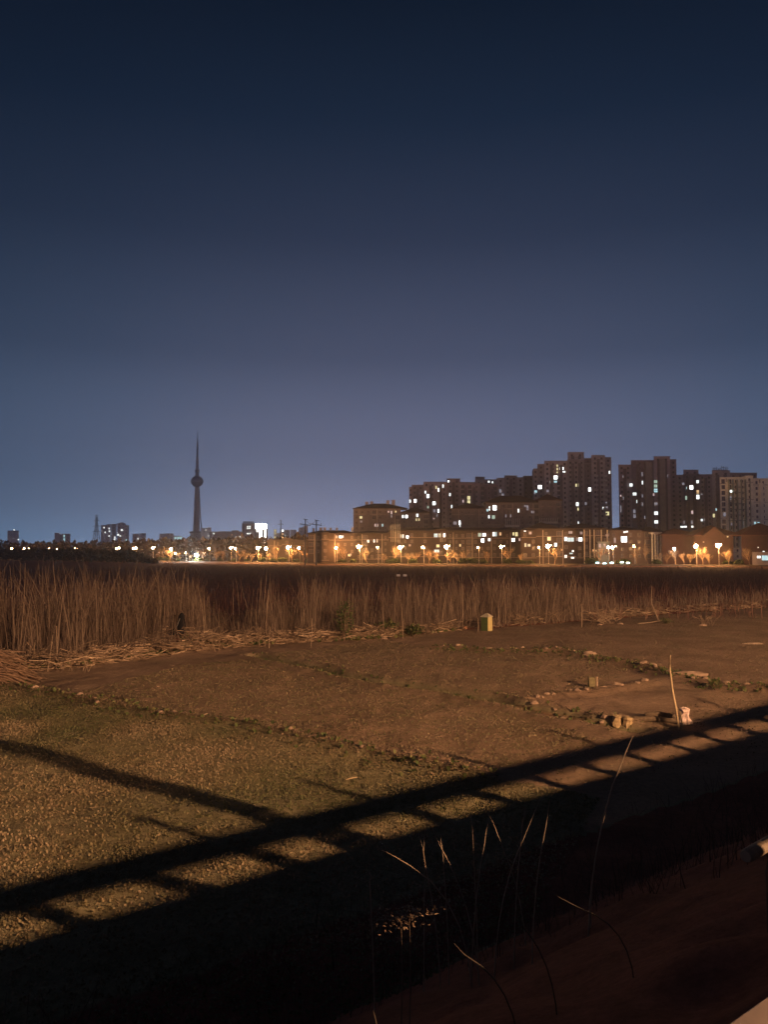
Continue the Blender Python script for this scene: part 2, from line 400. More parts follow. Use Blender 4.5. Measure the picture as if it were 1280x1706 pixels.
# ridge verges: dry leaf litter and green tufts
def along(line, n, spread, seed):
    r = np.random.RandomState(seed); segs = [(a, b, (b-a).length) for a, b in zip(line[:-1], line[1:])]
    L_ = sum(s[2] for s in segs); X = []; Y = []
    for a, b, l in segs:
        k_ = int(n*l/L_); t_ = r.rand(k_); X.append(a.x+(b.x-a.x)*t_); Y.append(a.y+(b.y-a.y)*t_)
    X = np.concatenate(X); Y = np.concatenate(Y)
    return X+r.randn(len(X))*spread, Y+r.randn(len(X))*spread
straw_m = leafmat('dry_straw', [(.10, .07, .045), (.17, .12, .075), (.24, .17, .11), (.42, .32, .21)])
XA, YA = along(RIDGE1, 5200, .25, 7); XB, YB = along(FURROW, 260, .35, 8); XC, YC = along(ROW3, 2600, .45, 9); XD, YD = along(ROW4, 1500, .45, 10)
tag(leaves('ridge_litter', np.concatenate([XA, XC, XD]), np.concatenate([YA, YC, YD]), (.04, .13), 1, straw_m, (0, .6), None, 6), kind='stuff')
verge_m = leafmat('verge_leaf', [(.05, .075, .025), (.09, .11, .04), (.15, .14, .06)])
XA, YA = along(RIDGE1, 330, .35, 17)
tag(leaves('verge_weeds', np.concatenate([XA, XB, XC[::5]+.2]), np.concatenate([YA, YB, YC[::5]-.5]), (.06, .16), 3, verge_m, (.3, 1.3), None, 7), kind='stuff')

reed_m = leafmat('reed', [(.065, .044, .034), (.095, .068, .050), (.14, .105, .077), (.22, .17, .125)])
def reeds(name, X, Y, hmin, hmax, seed, wd=(.010, .022), lean=.10, hs=None):
    r = np.random.RandomState(seed); n = len(X); Z = height(X, Y)-.05
    H = hmin+(hmax-hmin)*r.rand(n)**.8
    if hs is not None: H = H*hs
    a = r.rand(n)*2*np.pi; ln = lean*np.abs(r.randn(n))*H; bend = r.randn(n)*.16*H; W_ = wd[0]+(wd[1]-wd[0])*r.rand(n)**2
    k = 6; P = np.zeros((n, k, 2, 3)); b2 = r.rand(n)*2*np.pi; wa = r.rand(n)*np.pi
    for i_ in range(k):
        t_ = i_/(k-1)
        x = X+np.cos(a)*ln*t_+np.cos(b2)*bend*t_**2.5; y = Y+np.sin(a)*ln*t_+np.sin(b2)*bend*t_**2.5; z = Z+H*t_*(1-.04*t_*t_)
        w_ = W_*(1-.8*t_)
        P[:, i_, 0] = np.stack([x-w_, y-.3*w_*np.cos(wa), z], 1); P[:, i_, 1] = np.stack([x+w_, y+.3*w_*np.cos(wa), z], 1)
    return ribbons(name, reed_m, P, np.clip(r.rand(n)**1.5+.0, 0, 1))
r = np.random.RandomState(21)
def reedpos(px0, px1, n, d0, d1, seed, clump=.5):
    r = np.random.RandomState(seed); px = px0+(px1-px0)*r.rand(n*3)+22*r.randn(n*3)*(seed in (41, 43, 44, 46, 47))
    X0 = np.interp(px, [p[0] for p in FRONT], fx); Y0 = np.interp(px, [p[0] for p in FRONT], fy)
    dep = d0+(d1-d0)*r.rand(len(px)); Y = Y0+dep; X = X0*(Y/Y0)
    c = vnoise(X+50, Y, 1.2, seed+100); kk = r.rand(len(px)) < np.clip((c-clump)*3+.45, .03, 1)
    kk &= ~((np.abs(px-300) < 19) & (dep < 2.2) & (dep > (.2 if seed < 60 else .9))); X, Y = X[kk], Y[kk]; return X[:n], Y[:n]
X1, Y1 = reedpos(-120, 335, 3900, 2, 16, 41)
X2, Y2 = reedpos(335, 430, 350, 3, 16, 42)
X3, Y3 = reedpos(430, 700, 1500, 1, 14, 43)
X4, Y4 = reedpos(680, 985, 2500, .5, 12, 44)
X5, Y5 = reedpos(985, 1300, 450, 1, 16, 45, .6)
hs = np.concatenate([np.full(len(X1), 1.22), np.full(len(X2), .5), np.full(len(X3), .95), np.full(len(X4), .98), np.full(len(X5), .6)])
XR = np.concatenate([X1, X2, X3, X4, X5]); YR = np.concatenate([Y1, Y2, Y3, Y4, Y5])
_px = 640+F*XR/YR
hs = hs*np.interp(_px, [-200, 270, 320, 345, 395, 430, 480, 900, 985, 1040, 1500], [1, 1, .92, .6, .5, .7, 1, 1, .9, .8, .8])
hs = hs*(.40+.68*vnoise(XR, YR, 1.7, 77))*(.8+.3*vnoise(XR, YR, .5, 79))
hs0 = hs
tag(reeds('dry_reeds', XR, YR, 2.2, 4.3, 5, (.010, .024), .10, hs), kind='stuff')
X1, Y1 = reedpos(-120, 335, 260, 0, 12, 46, .4); X2, Y2 = reedpos(430, 985, 190, 0, 9, 47, .4)
pale_reed = leafmat('pale_reed', [(.13, .095, .065), (.18, .135, .095), (.25, .19, .13)])
_m = reed_m; reed_m = pale_reed; hs = np.concatenate([np.full(len(X1), 1.1), np.full(len(X2), .85)])
tag(reeds('tall_pale_reeds', np.concatenate([X1, X2]), np.concatenate([Y1, Y2]), 2.4, 4.6, 15, (.014, .028), .14, hs), kind='stuff'); reed_m = _m
_r = np.random.RandomState(71); _m = reed_m
reed_m = leafmat('fallow_grass', [(.06, .028, .02), (.10, .05, .035), (.16, .085, .06)])
_Y = 58+240*_r.rand(16000)**1.3; _X = (-60+1400*_r.rand(16000)-640)/F*_Y; kk_ = _r.rand(16000) < .15+1.1*vnoise(_X+400, _Y, 9, 73)*vnoise(_X+400, _Y, 3, 74)*1.6; _X = _X[kk_]; _Y = _Y[kk_]
tag(reeds('fallow_grass', _X, _Y, .35, 1.2, 17, (.02, .05), .3), kind='stuff')
_s = -6+30*_r.rand(9000); _n2 = .6+8.6*_r.rand(9000)**1.4; _X = DS.x*_s+DN.x*_n2; _Y = DS.y*_s+DN.y*_n2; kk_ = (_r.rand(9000) < .1+1.2*vnoise(_X+50, _Y, .9, 75)) & infov(_X, _Y, 300) & (_Y > .9); _X = _X[kk_]; _Y = _Y[kk_]
reed_m = leafmat('scrub_stem', [(.05, .033, .026), (.08, .055, .04), (.13, .09, .065)])
tag(reeds('embankment_scrub', _X, _Y, .10, .55, 18, (.003, .007), .5, .5+.8*vnoise(_X+50, _Y, .7, 76)), kind='stuff'); reed_m = _m
rl_ = np.random.RandomState(91); kk_ = rl_.rand(len(XR)) < .9
_x = XR[kk_]; _y = YR[kk_]; _n = len(_x); _z = height(_x, _y)+(1.0+2.2*rl_.rand(_n))*hs0[kk_]; _a = rl_.rand(_n)*6.28; _l = .25+.45*rl_.rand(_n)
P = np.zeros((_n, 4, 2, 3))
for i_ in range(4):
    t_ = i_/3; up = (.9*t_-1.0*t_*t_*rl_.rand(_n)*1.6)*_l; xx = _x+np.cos(_a)*_l*t_*.7; yy = _y+np.sin(_a)*_l*t_*.7; w_ = .011*(1-.85*t_)
    P[:, i_, 0] = np.stack([xx-w_, yy, _z+up], 1); P[:, i_, 1] = np.stack([xx+w_, yy, _z+up+w_], 1)
tag(ribbons('reed_leaves', reed_m, P, rl_.rand(_n)), kind='stuff')
# undergrowth and fallen stalks at the foot of the reeds
X1, Y1 = reedpos(-120, 980, 9000, -.3, 7, 51, .3); X2, Y2 = reedpos(980, 1300, 900, 0, 10, 52, .5)
XR = np.concatenate([X1, X2]); YR = np.concatenate([Y1, Y2])
tag(reeds('reed_undergrowth', XR, YR, .3, 1.5, 6, (.008, .022), .45, .5+.9*vnoise(XR, YR, 1.7, 78)), kind='stuff')
def stalks(name, X, Y, lmin, lmax, zmax, seed, mat_, wd=(.012, .03), pref=None):
    r = np.random.RandomState(seed); n = len(X); Z = height(X, Y)+zmax*r.rand(n)**1.6+.01
    Ln = lmin+(lmax-lmin)*r.rand(n)**1.5; a = r.rand(n)*2*np.pi if pref is None else pref+.45*r.randn(n)
    el_ = r.randn(n)*.22; W_ = wd[0]+(wd[1]-wd[0])*r.rand(n)**2; k = 4; P = np.zeros((n, k, 2, 3)); bz = r.randn(n)*.12; bx = r.randn(n)*.15
    for i_ in range(k):
        t_ = i_/(k-1)-.5
        x = X+np.cos(a)*Ln*t_-np.sin(a)*bx*Ln*t_*t_*4; y = Y+np.sin(a)*Ln*t_+np.cos(a)*bx*Ln*t_*t_*4
        z = np.maximum(Z+el_*Ln*t_+bz*Ln*t_*t_, height(x, y)+.01)
        P[:, i_, 0] = np.stack([x, y, z-W_*.8], 1); P[:, i_, 1] = np.stack([x, y+W_*.5, z+W_*.8], 1)
    return ribbons(name, mat_, P, r.rand(n))
X1, Y1 = reedpos(-120, 420, 3600, -1.2, 2.5, 61, .35); X2, Y2 = reedpos(420, 760, 2000, -.6, 2.5, 62, .4); X3, Y3 = reedpos(760, 1300, 900, -.3, 2.5, 63, .5)
tag(stalks('fallen_stalks', np.concatenate([X1, X2, X3]), np.concatenate([Y1, Y2, Y3]), .15, 1.5, .55, 7, straw_m), kind='stuff')
X1, Y1 = reedpos(-120, 760, 1500, -.8, 3, 64, .45)
tag(leaves('reed_foot_weeds', X1, Y1, (.10, .30), 4, verge_m, (.5, 1.4), None, 8), kind='stuff')
Xs, Ys = along(gl([(0,1120),(1280,1030)]), 240, 3, 12)
XG, YG = uniform_in([G(*p).to_2d() for p in ((0,1140),(420,1085),(960,1045),(1280,1030),(1280,1180),(900,1290),(600,1360),(0,1480))], .28, 13)
tag(stalks('scattered_straw', XG, YG, .05, .25, .02, 9, straw_m, (.004, .010)), kind='stuff')

ords = ['first', 'second', 'third', 'fourth', 'fifth', 'sixth', 'seventh', 'eighth', 'ninth', 'tenth', 'eleventh', 'twelfth', 'thirteenth', 'fourteenth', 'fifteenth', 'sixteenth', 'seventeenth', 'eighteenth', 'nineteenth', 'twentieth', 'twenty-first', 'twenty-second', 'twenty-third', 'twenty-fourth', 'twenty-fifth', 'twenty-sixth', 'twenty-seventh', 'twenty-eighth', 'twenty-ninth', 'thirtieth', 'thirty-first', 'thirty-second', 'thirty-third', 'thirty-fourth', 'thirty-fifth', 'thirty-sixth', 'thirty-seventh', 'thirty-eighth', 'thirty-ninth', 'fortieth', 'forty-first', 'forty-second']
rng = random.Random(7)
# cut reed pile on the left edge
pc = G(14, 1138)
pile = empty('reed_pile', (pc.x, pc.y, 0), 'heap of pale cut reed stalks at the left edge of the field', 'reed pile')
for nm, cnt in (('stalk_layer', 150), ('loose_stalks', 40)):
    k = MB()
    for q_ in range(cnt):
        hh = rng.random()**1.3*(.95 if nm == 'stalk_layer' else 1.1); wx = 1.5*(1.15-hh*.7)
        c = Vector((pc.x+rng.uniform(-wx, wx)*.6-.4, pc.y+rng.uniform(-.8, .9), .08+hh))
        ln = rng.uniform(.8, 2.0); an = rng.gauss(-.35, .3); d = Vector((math.cos(an), math.sin(an)*.6, rng.gauss(-.18, .12))).normalized()
        pts = [c-d*ln/2, c+Vector((0, 0, rng.uniform(0, .1))), c+d*ln/2]
        pts = [Vector((p.x, p.y, max(p.z, .05))) for p in pts]
        k.tube(pts, [.028, .024, .012], 5)
    k.build(nm, straw_m if nm == 'x' else mat('cut_reed', (.27, .18, .115), .8, .3, 9), pile)

# green leafy shrub among the reeds, low green clumps
def leafy(name, c, rx, rz, n, size, label, seed, matl=None, stemn=9):
    t_ = empty(name, c, label, 'shrub'); r = np.random.RandomState(seed)
    u = r.randn(n, 3); u /= np.linalg.norm(u, axis=1)[:, None]; rr = r.rand(n)**.45
    cl = .7+.5*vnoise(u[:, 0]*3+9, u[:, 2]*3+9, .8, seed)
    P0 = np.array([c[0], c[1], c[2]+rz])+u*np.array([rx, rx, rz])*(rr*cl)[:, None]
    a = r.rand(n)*2*np.pi; tl = r.rand(n)*1.6-.4; s = size*(.6+.8*r.rand(n))
    d = np.stack([np.cos(a)*np.cos(tl), np.sin(a)*np.cos(tl), np.sin(tl)], 1); sd = np.stack([-np.sin(a), np.cos(a), 0*a], 1)
    P = np.zeros((n, 3, 2, 3))
    for i_, (tt, ww) in enumerate(((0, .3), (.5, 1), (1, .2))):
        P[:, i_, 0] = P0+d*(s*tt)[:, None]-sd*(s*.3*ww)[:, None]; P[:, i_, 1] = P0+d*(s*tt)[:, None]+sd*(s*.3*ww)[:, None]
    o = ribbons('foliage', matl or verge_m, P, r.rand(n)); o.parent = t_; o.matrix_parent_inverse = PINV(t_)
    k = MB(); rg = random.Random(seed)
    for q_ in range(stemn):
        a_ = rg.uniform(0, 6.28); k.tube([(c[0], c[1], c[2]-.05), (c[0]+.4*rx*math.cos(a_), c[1]+.4*rx*math.sin(a_), c[2]+rz*.8), (c[0]+.8*rx*math.cos(a_), c[1]+.8*rx*math.sin(a_), c[2]+rz*1.5)], [rx*.04+.01, rx*.03+.006, .004], 5)
    k.build('stems', mat('twig_bark', (.14, .10, .07), .9, .3, 6), t_)
    return t_
dark_green = leafmat('shrub_leaf', [(.035, .06, .02), (.06, .085, .03), (.11, .12, .045)])
c = G(574, 1067); leafy('green_shrub', (c.x, c.y, 0), .60, 1.25, 900, .13, 'dark green leafy shrub among the dry reeds', 1, dark_green)
c = G(645, 1058); leafy('leafy_weed', (c.x, c.y, 0), .8, .45, 420, .22, 'low green weed clump at the reed edge right of the shrub', 2)
c = G(690, 1060); leafy('leafy_weed', (c.x, c.y, 0), .6, .35, 300, .20, 'smaller green weed clump at the reed edge near the stick', 3)
c = G(1110, 1040); leafy('leafy_weed', (c.x, c.y, 0), .5, .22, 200, .12, 'small green weed clump at the far right field edge', 4)
c = G(1112, 1150); leafy('grass_tuft', (c.x+1.8, c.y, 0), .3, .2, 120, .13, 'tall grass tuft right of the bamboo pole', 5)

# small items of the field ------------------------------------------------
wood = mat('weathered_wood', (.24, .18, .12), .85, .3, 12, .5); darkwood = mat('dark_wood', (.12, .09, .06), .9, .3, 10, .4)
bamboo = mat('bamboo', (.46, .36, .21), .5, .2, 8, .1)
# black draped sheet
c = W(300, 1058, SHY); c.z = hz(c.x, c.y)+.02; hgt = 1.15; blk = mat('black_plastic', (.006, .006, .007), .95, .3, 8, .4)
t_ = empty('black_sheet', (c.x, c.y, c.z), 'black sheet draped over a stake in front of the reeds', 'sheet')
k = MB(); prof = [(0, .47, .30, -.05), (.10, .44, .30, -.07), (.22, .30, .26, .0), (.38, .24, .22, .04), (.55, .20, .17, .05), (.72, .17, .15, .055), (.86, .155, .14, .06), (.95, .10, .09, .06), (1.0, .03, .03, .06)]
ks = 20; o = len(k.v)
for z, wx, wy, off in prof:
    for j_ in range(ks):
        a_ = 2*math.pi*j_/ks; ca = math.cos(a_); rx = wx
        if z < .25 and ca < 0: rx = wx*(1+.55*(abs(ca)**3))
        if z < .3 and ca > 0: rx = wx*.82
        rip = 1+.10*math.sin(5*a_+z*4)*(1-z)
        k.v.append((c.x+off+rx*ca*rip, c.y+wy*math.sin(a_)*rip, c.z+z*hgt*(1-(.05 if (ca < -.7 and z == 0) else 0))))
for i_ in range(len(prof)-1):
    for j_ in range(ks): k.f.append((o+i_*ks+j_, o+i_*ks+(j_+1) % ks, o+(i_+1)*ks+(j_+1) % ks, o+(i_+1)*ks+j_)); k.m.append(0)
k.f.append(tuple(o+(len(prof)-1)*ks+j_ for j_ in range(ks))); k.m.append(0)
sh = k.build('drape', blk, t_)
k = MB(); k.tube([(c.x+.02, c.y-.17, c.z+.86), (c.x-.05, c.y-.19, c.z+.70), (c.x-.10, c.y-.22, c.z+.50), (c.x-.24, c.y-.27, c.z+.28), (c.x-.40, c.y-.22, c.z+.12)], [.022, .02, .013, .010, .006], 6)
k.build('pale_hem', mat('pale_hem', (.13, .125, .11), .8, .2, 8), t_)
# green bin with cream end and peaked top
c = G(811, 1051); t_ = empty('green_bin', (c.x, c.y, 0), 'small green box bin with cream side and peaked top at the reed edge', 'bin')
green = mat('green_paint', (.06, .085, .03), .6, .15, 6); cream = mat('cream_paint', (.46, .39, .17), .6, .12, 6)
ang = rad(-38); u = Vector((math.cos(ang), math.sin(ang), 0)); vv = Vector((-math.sin(ang), math.cos(ang), 0))
def lb(k, p, q, mi=0, cc=c):        # box in the bin's own frame
    pts = [cc+u*x+vv*y+Vector((0, 0, z)) for z in (p[2], q[2]) for x, y in ((p[0], p[1]), (q[0], p[1]), (q[0], q[1]), (p[0], q[1]))]
    k.poly(pts, [(0, 3, 2, 1), (4, 5, 6, 7), (0, 1, 5, 4), (1, 2, 6, 5), (2, 3, 7, 6), (3, 0, 4, 7)], mi)
k = MB(); lb(k, (-.25, -.25, 0), (.25, .25, .88)); k.build('body', green, t_)
k = MB(); lb(k, (.252, -.27, .02), (.28, .27, .90)); k.build('end_panel', cream, t_)
k = MB(); pk = [c+u*x+vv*y+Vector((0, 0, z)) for x, y, z in ((-.29, -.29, .90), (.33, -.29, .90), (.33, .29, .90), (-.29, .29, .90), (-.29, -.29, .93), (.33, -.29, .93), (.33, .29, .93), (-.29, .29, .93), (.0, 0, 1.14), (.12, 0, 1.14))]
k.poly(pk, [(0, 3, 2, 1), (0, 1, 5, 4), (1, 2, 6, 5), (2, 3, 7, 6), (3, 0, 4, 7), (4, 5, 9, 8), (5, 6, 9), (6, 7, 8, 9), (7, 4, 8)]); k.build('lid', mat('lid_paint', (.42, .38, .26), .6, .15, 6), t_)
def post(px, yb, yt, rr, label, name='wooden_post', m_=wood, lean=(0, 0), k_=8):
    b_ = G(px, yb); d_ = b_.y; h_ = (yb-yt)/F*d_
    k = MB(); b_.z = hz(b_.x, b_.y)-.06
    rr *= .7; k.tube([b_, b_+Vector((lean[0]*.5+.02, 0, h_*.5)), b_+Vector((lean[0], lean[1], h_+.06))], [rr, rr*.85, rr*.6], k_)
    return tag(k.build(name, m_), label, 'post')
post(797, 1052, 1030, .05, 'thin weathered stick just left of the green bin')
post(970, 1045, 1007, .055, 'upright wooden stick at the reed edge beside the branch heap')
post(672, 1065, 1005, .035, 'tall thin stick standing at the reed edge near weeds', lean=(-.12, 0))
post(53, 1108, 1072, .03, 'short bare stick in front of the reeds at far left', lean=(.1, 0))
post(78, 1120, 1060, .03, 'left one of a pair of thin sticks before the left reeds', lean=(.2, 0))
post(94, 1115, 1045, .03, 'right one of a pair of thin sticks before the left reeds', lean=(-.05, 0))
post(448, 1080, 1026, .03, 'thin stick in front of the middle reeds', lean=(.03, 0))
post(518, 1078, 1030, .035, 'thin stick right of the middle of the reed edge', lean=(.05, 0))
# short hollow stub post
c = G(989, 1147); t_ = empty('wooden_stub', (c.x, c.y, 0), 'short squared wooden stub standing on bare soil', 'stub post')
k = MB(); k.box((c.x-.17, c.y-.1, -.05), (c.x+.06, c.y+.1, .42)); k.build('dark_block', mat('dark_plank', (.17, .15, .08), .9, .3, 10, .4), t_)
k = MB(); k.tube([(c.x+.115, c.y-.06, -.05), (c.x+.11, c.y-.06, .45)], [.055, .05], 8); k.build('pale_pole', wood, t_)
k = MB(); k.rock((c.x+.35, c.y-.1, .05), .13, rng, (1.4, .7, .5)); tag(k.build('stone', mat('pale_stone', (.30, .22, .155), .9, .25, 7, .5)), 'flat pale stone lying beside the short wooden stub', 'stone')
stone = MATS['pale_stone']
# pair of pale stumps
def stump(px, yb, w_, h_, label, sd):
    c = G(px, yb); rg = random.Random(sd); k = MB()
    prof = [(w_*.62, -.05), (w_*.52, h_*.2), (w_*.47, h_*.6), (w_*.50, h_*.85), (w_*.40, h_), (w_*.15, h_*1.02)]
    k.lathe(prof, (c.x, c.y, 0), 9)
    k.v = [(x+rg.uniform(-.025, .025), y+rg.uniform(-.025, .025), z+rg.uniform(-.02, .02)) for x, y, z in k.v]
    return tag(k.build('tree_stump', mat('stump_wood', (.34, .26, .14), .85, .35, 14, .6)), label, 'stump')
stump(1029, 1207, .26, .27, 'left pale knobbly stump of a touching pair', 1)
stump(1047, 1209, .28, .24, 'right pale knobbly stump of a touching pair', 2)
for px, py, l_, lab in ((1088, 1203, 1.35, 'long dark bar standing in for a shadow between the stumps and the bamboo pole'), (1100, 1195, .8, 'shorter dark bar standing in for a shadow behind the long one')):
    c = G(px, py); k = MB(); k.tube([(c.x-l_/2, c.y+.15, .06), (c.x, c.y+.02, .10), (c.x+l_/2, c.y-.2, .07)], [.055, .085, .06], 8)  # dark tube modelled where the sack and pole cast shadows
    tag(k.build('fallen_log', darkwood), lab, 'log')
# bamboo pole with brace and white sack
c = G(1133, 1214); top = W(1118, 1092, c.y); t_ = empty('bamboo_pole', (c.x, c.y, 0), 'tall crooked bamboo pole leaning left on bare soil', 'pole')
mid = c.lerp(top, .5)+Vector((-.06, 0, 0)); mid.x = c.x+(top.x-c.x)*.78
k = MB(); pts = [c+Vector((0, 0, -.1)), c+Vector(((top.x-c.x)*.35, 0, (top.z)*.25)), mid, Vector((top.x-.02, top.y, top.z*.8)), top]
k.tube(pts, [.032, .03, .027, .022, .016], 8); k.build('pole', bamboo, t_)
k = MB(); k.tube([c+Vector((.10, 0, -.05)), c+Vector((.02, -.02, .5))], [.028, .025], 8); k.build('brace', bamboo, t_)
cs = G(1141, 1206); k = MB(); rg = random.Random(5)
pr = [(.13, 0), (.17, .08), (.12, .2), (.10, .3), (.15, .38), (.16, .44), (.07, .47)]
k.lathe(pr, (cs.x+.02, cs.y, 0), 14)
k.v = [(x+rg.uniform(-.035, .035)+(.08 if z < .08 and x > cs.x+.05 else 0), y+rg.uniform(-.035, .035), z+rg.uniform(-.02, .02)) for x, y, z in k.v]
tag(k.build('white_sack', mat('sack_cloth', (.60, .47, .40), .8, .45, 11, .8)), 'crumpled pale sack tied at the foot of the bamboo pole', 'sack')
# branch heap
c = G(1010, 1040); t_ = empty('branch_heap', (c.x, c.y, 0), 'heap of bare cut branches at the reed edge', 'branch heap')
for q_ in range(26):
    k = MB(); a_ = rng.uniform(-.5, 3.6); ln = rng.uniform(.5, 1.5); b_ = Vector((c.x+rng.uniform(-1.1, 1.1), c.y+rng.uniform(-.3, .9), rng.uniform(.02, .35)))
    d = Vector((math.cos(a_), .2*math.sin(a_*3), rng.uniform(.0, .75))).normalized(); p1 = b_+d*ln*.5+Vector((rng.uniform(-.1, .1), 0, rng.uniform(-.06, .06))); p2 = b_+d*ln
    k.tube([b_, p1, p2], [.032, .024, .008], 5)
    k.tube([p1, p1+Vector((d.x*.3+rng.uniform(-.2, .2), 0, .25))], [.015, .005], 4); k.build('branch', wood, t_)
c = G(1085, 1040); k = MB(); k.tube([(c.x-.9, c.y, .05), (c.x, c.y+.1, .12), (c.x+1.0, c.y, .30)], [.04, .035, .02], 6)
tag(k.build('fallen_branch', wood), 'long bare branch lying right of the branch heap', 'branch')
c = G(1130, 1040)
k = MB(); tp = W(1086, 975, c.y+2); k.tube([(c.x-.6, c.y+2, 0), (c.x-1.1, c.y+2, 1.3), tuple(tp)], [.05, .035, .01], 6)
tag(k.build('leaning_sapling', wood), 'single bare stem leaning left behind the field at right', 'sapling')
# branching dead shrub and drooping stalks
def deadbush(px, yb, sz, lab, sd, n=12):
    c = G(px, yb); rg = random.Random(sd); k = MB()
    for q_ in range(n):
        a_ = rg.uniform(-1.3, 1.3); p = Vector((c.x+rg.uniform(-.5, .5)*sz, c.y+rg.uniform(-.3, .3), -.03)); p1 = p+Vector((math.sin(a_)*.3*sz, rg.uniform(-.1, .1), .45*sz)); p2 = p1+Vector((math.sin(a_)*.45*sz, rg.uniform(-.1, .1), rg.uniform(.05, .35)*sz)); p3 = p2+Vector((math.sin(a_)*.25*sz, 0, rg.uniform(-.25, .1)*sz))
        k.tube([p, p1, p2, p3], [.014, .011, .008, .004], 5)
        k.tube([p1, p1+(p2-p1)*.6+Vector((rg.uniform(-.25, .25)*sz, 0, .12*sz))], [.008, .003], 4); k.tube([p2, p2+Vector((rg.uniform(-.2, .2)*sz, 0, -.12*sz))], [.006, .003], 4)
    return tag(k.build('dead_bush', mat('dead_twig', (.22, .16, .105), .8, .3, 9)), lab, 'bush')
deadbush(925, 1038, 1.3, 'arching pale dead bush at the reed edge left of the branch heap', 1)
deadbush(855, 1040, 1.2, 'arching pale dead bush just right of the green bin', 2)
deadbush(420, 1075, 1.5, 'bent dead bush at the right end of the left reeds', 3, 10)
deadbush(345, 1085, 1.6, 'tangled dead bush right of the black sheet', 4, 12)
deadbush(120, 1120, 1.5, 'tangled dead bush beside the reed pile', 5, 10)
deadbush(1180, 1042, 1.0, 'thin dead bush at the far right field edge', 6)
def rank_labels(lst):
    for q, o in enumerate(sorted(lst, key=lambda o: o.location.x)):
        o['label'] = o['label']+', '+ords[q]+' from the left'; del o['_rank']
# stones
sg = 'pale stones strewn along the rough ridge'
for line, cnt, sd, lab, grp in ((ROW3, 34, 1, 'pale stone in the rough stone row across the right field', 'stones of the long row'),
                                (ROW4, 20, 2, 'pale stone in the curved row by the wooden stub', 'stones of the curved row'),
                                (RIDGE1, 14, 3, 'small pale clod on the crop plot ridge', 'clods on the plot ridge')):
    X, Y = along(line, cnt, .18, sd+70); rg = random.Random(sd)
    protos = []; rowst = []
    for x, y in zip(X, Y):
        r_ = rg.uniform(.05, .14)*(1 if sd < 3 else .8)
        if len(protos) < 5:
            k = MB(); k.rock((0, 0, 0), .1, rg, (1.3, .9, .6)); o = k.build('stone', stone); protos.append(o)
        else:
            o = rg.choice(protos).copy(); C.objects.link(o)
        o.location = (x, y, hz(x, y)+r_*.25); o.rotation_euler = (0, 0, rg.uniform(0, 6)); o.scale = (r_*10,)*3
        o['_rank'] = x; tag(o, lab, 'stone', grp); rowst.append(o)
    rank_labels(rowst)
def slab(px, py, wx, wy, wz, lab, m_=stone, name='stone', cat='stone', rz=.2):
    c = G(px, py); k = MB(); k.rock((0, 0, wz*.3), 1, random.Random(px), (wx, wy, wz)); o = k.build(name, m_); o.location = (c.x, c.y, hz(c.x, c.y)); o.rotation_euler = (0, 0, rz); return tag(o, lab, cat)
slab(982, 1090, .45, .25, .14, 'large flat reddish stone in the long stone row')
slab(1152, 1130, .75, .3, .16, 'long flat pale slab of rubble right of the bamboo pole', rz=-.3)
slab(1162, 1127, .25, .2, .12, 'small pale stone on the end of the long slab')
slab(1000, 1041, .25, .2, .10, 'flat pale stone at the foot of the branch heap, left one')
slab(1034, 1040, .25, .2, .10, 'flat pale stone at the foot of the branch heap, right one')
slab(1172, 1042, .32, .2, .12, 'pale block at the far right reed edge')
slab(1255, 1072, .9, .3, .05, 'thin pale crumpled sheet lying near the right edge', mat('pale_sheet', (.5, .38, .27), .8, .3, 9), 'plastic_sheet', 'sheet')
slab(640, 1064, .22, .18, .12, 'whitish stone in front of the green weed clump')
slab(133, 1165, .14, .10, .10, 'yellowish clod on the ridge at lower left')
slab(290, 1192, .16, .10, .07, 'pale clod on the middle of the plot ridge')
slab(776, 1047, .13, .1, .12, 'small orange stone left of the green bin', mat('orange_stone', (.5, .25, .14), .8, .2, 9))
for px, lab in ((664, 'left small white marker far out in the fallow field'), (675, 'right small white marker far out in the fallow field')):
    c = W(px, 966, 150); k = MB(); k.tube([(c.x, 150, 0), (c.x, 150, .6)], [.03, .03], 6)
    t_ = empty('field_marker', (c.x, 150, 0), lab, 'marker'); k.build('stake', wood, t_)
    k = MB(); k.box((c.x-.35, 149.93, .55), (c.x+.35, 149.98, .95)); k.build('plate', mat('white_plate', (.7, .65, .6), .6, .1, 4), t_)
c = G(585, 1298); k = MB(); k.tube([(c.x-.12, c.y, hz(c.x, c.y)+.03), (c.x, c.y+.01, hz(c.x, c.y)+.06), (c.x+.14, c.y+.03, hz(c.x, c.y)+.08)], [.012, .014, .008], 6)
tag(k.build('twig', bamboo), 'short pale twig lying among the crop seedlings', 'twig')

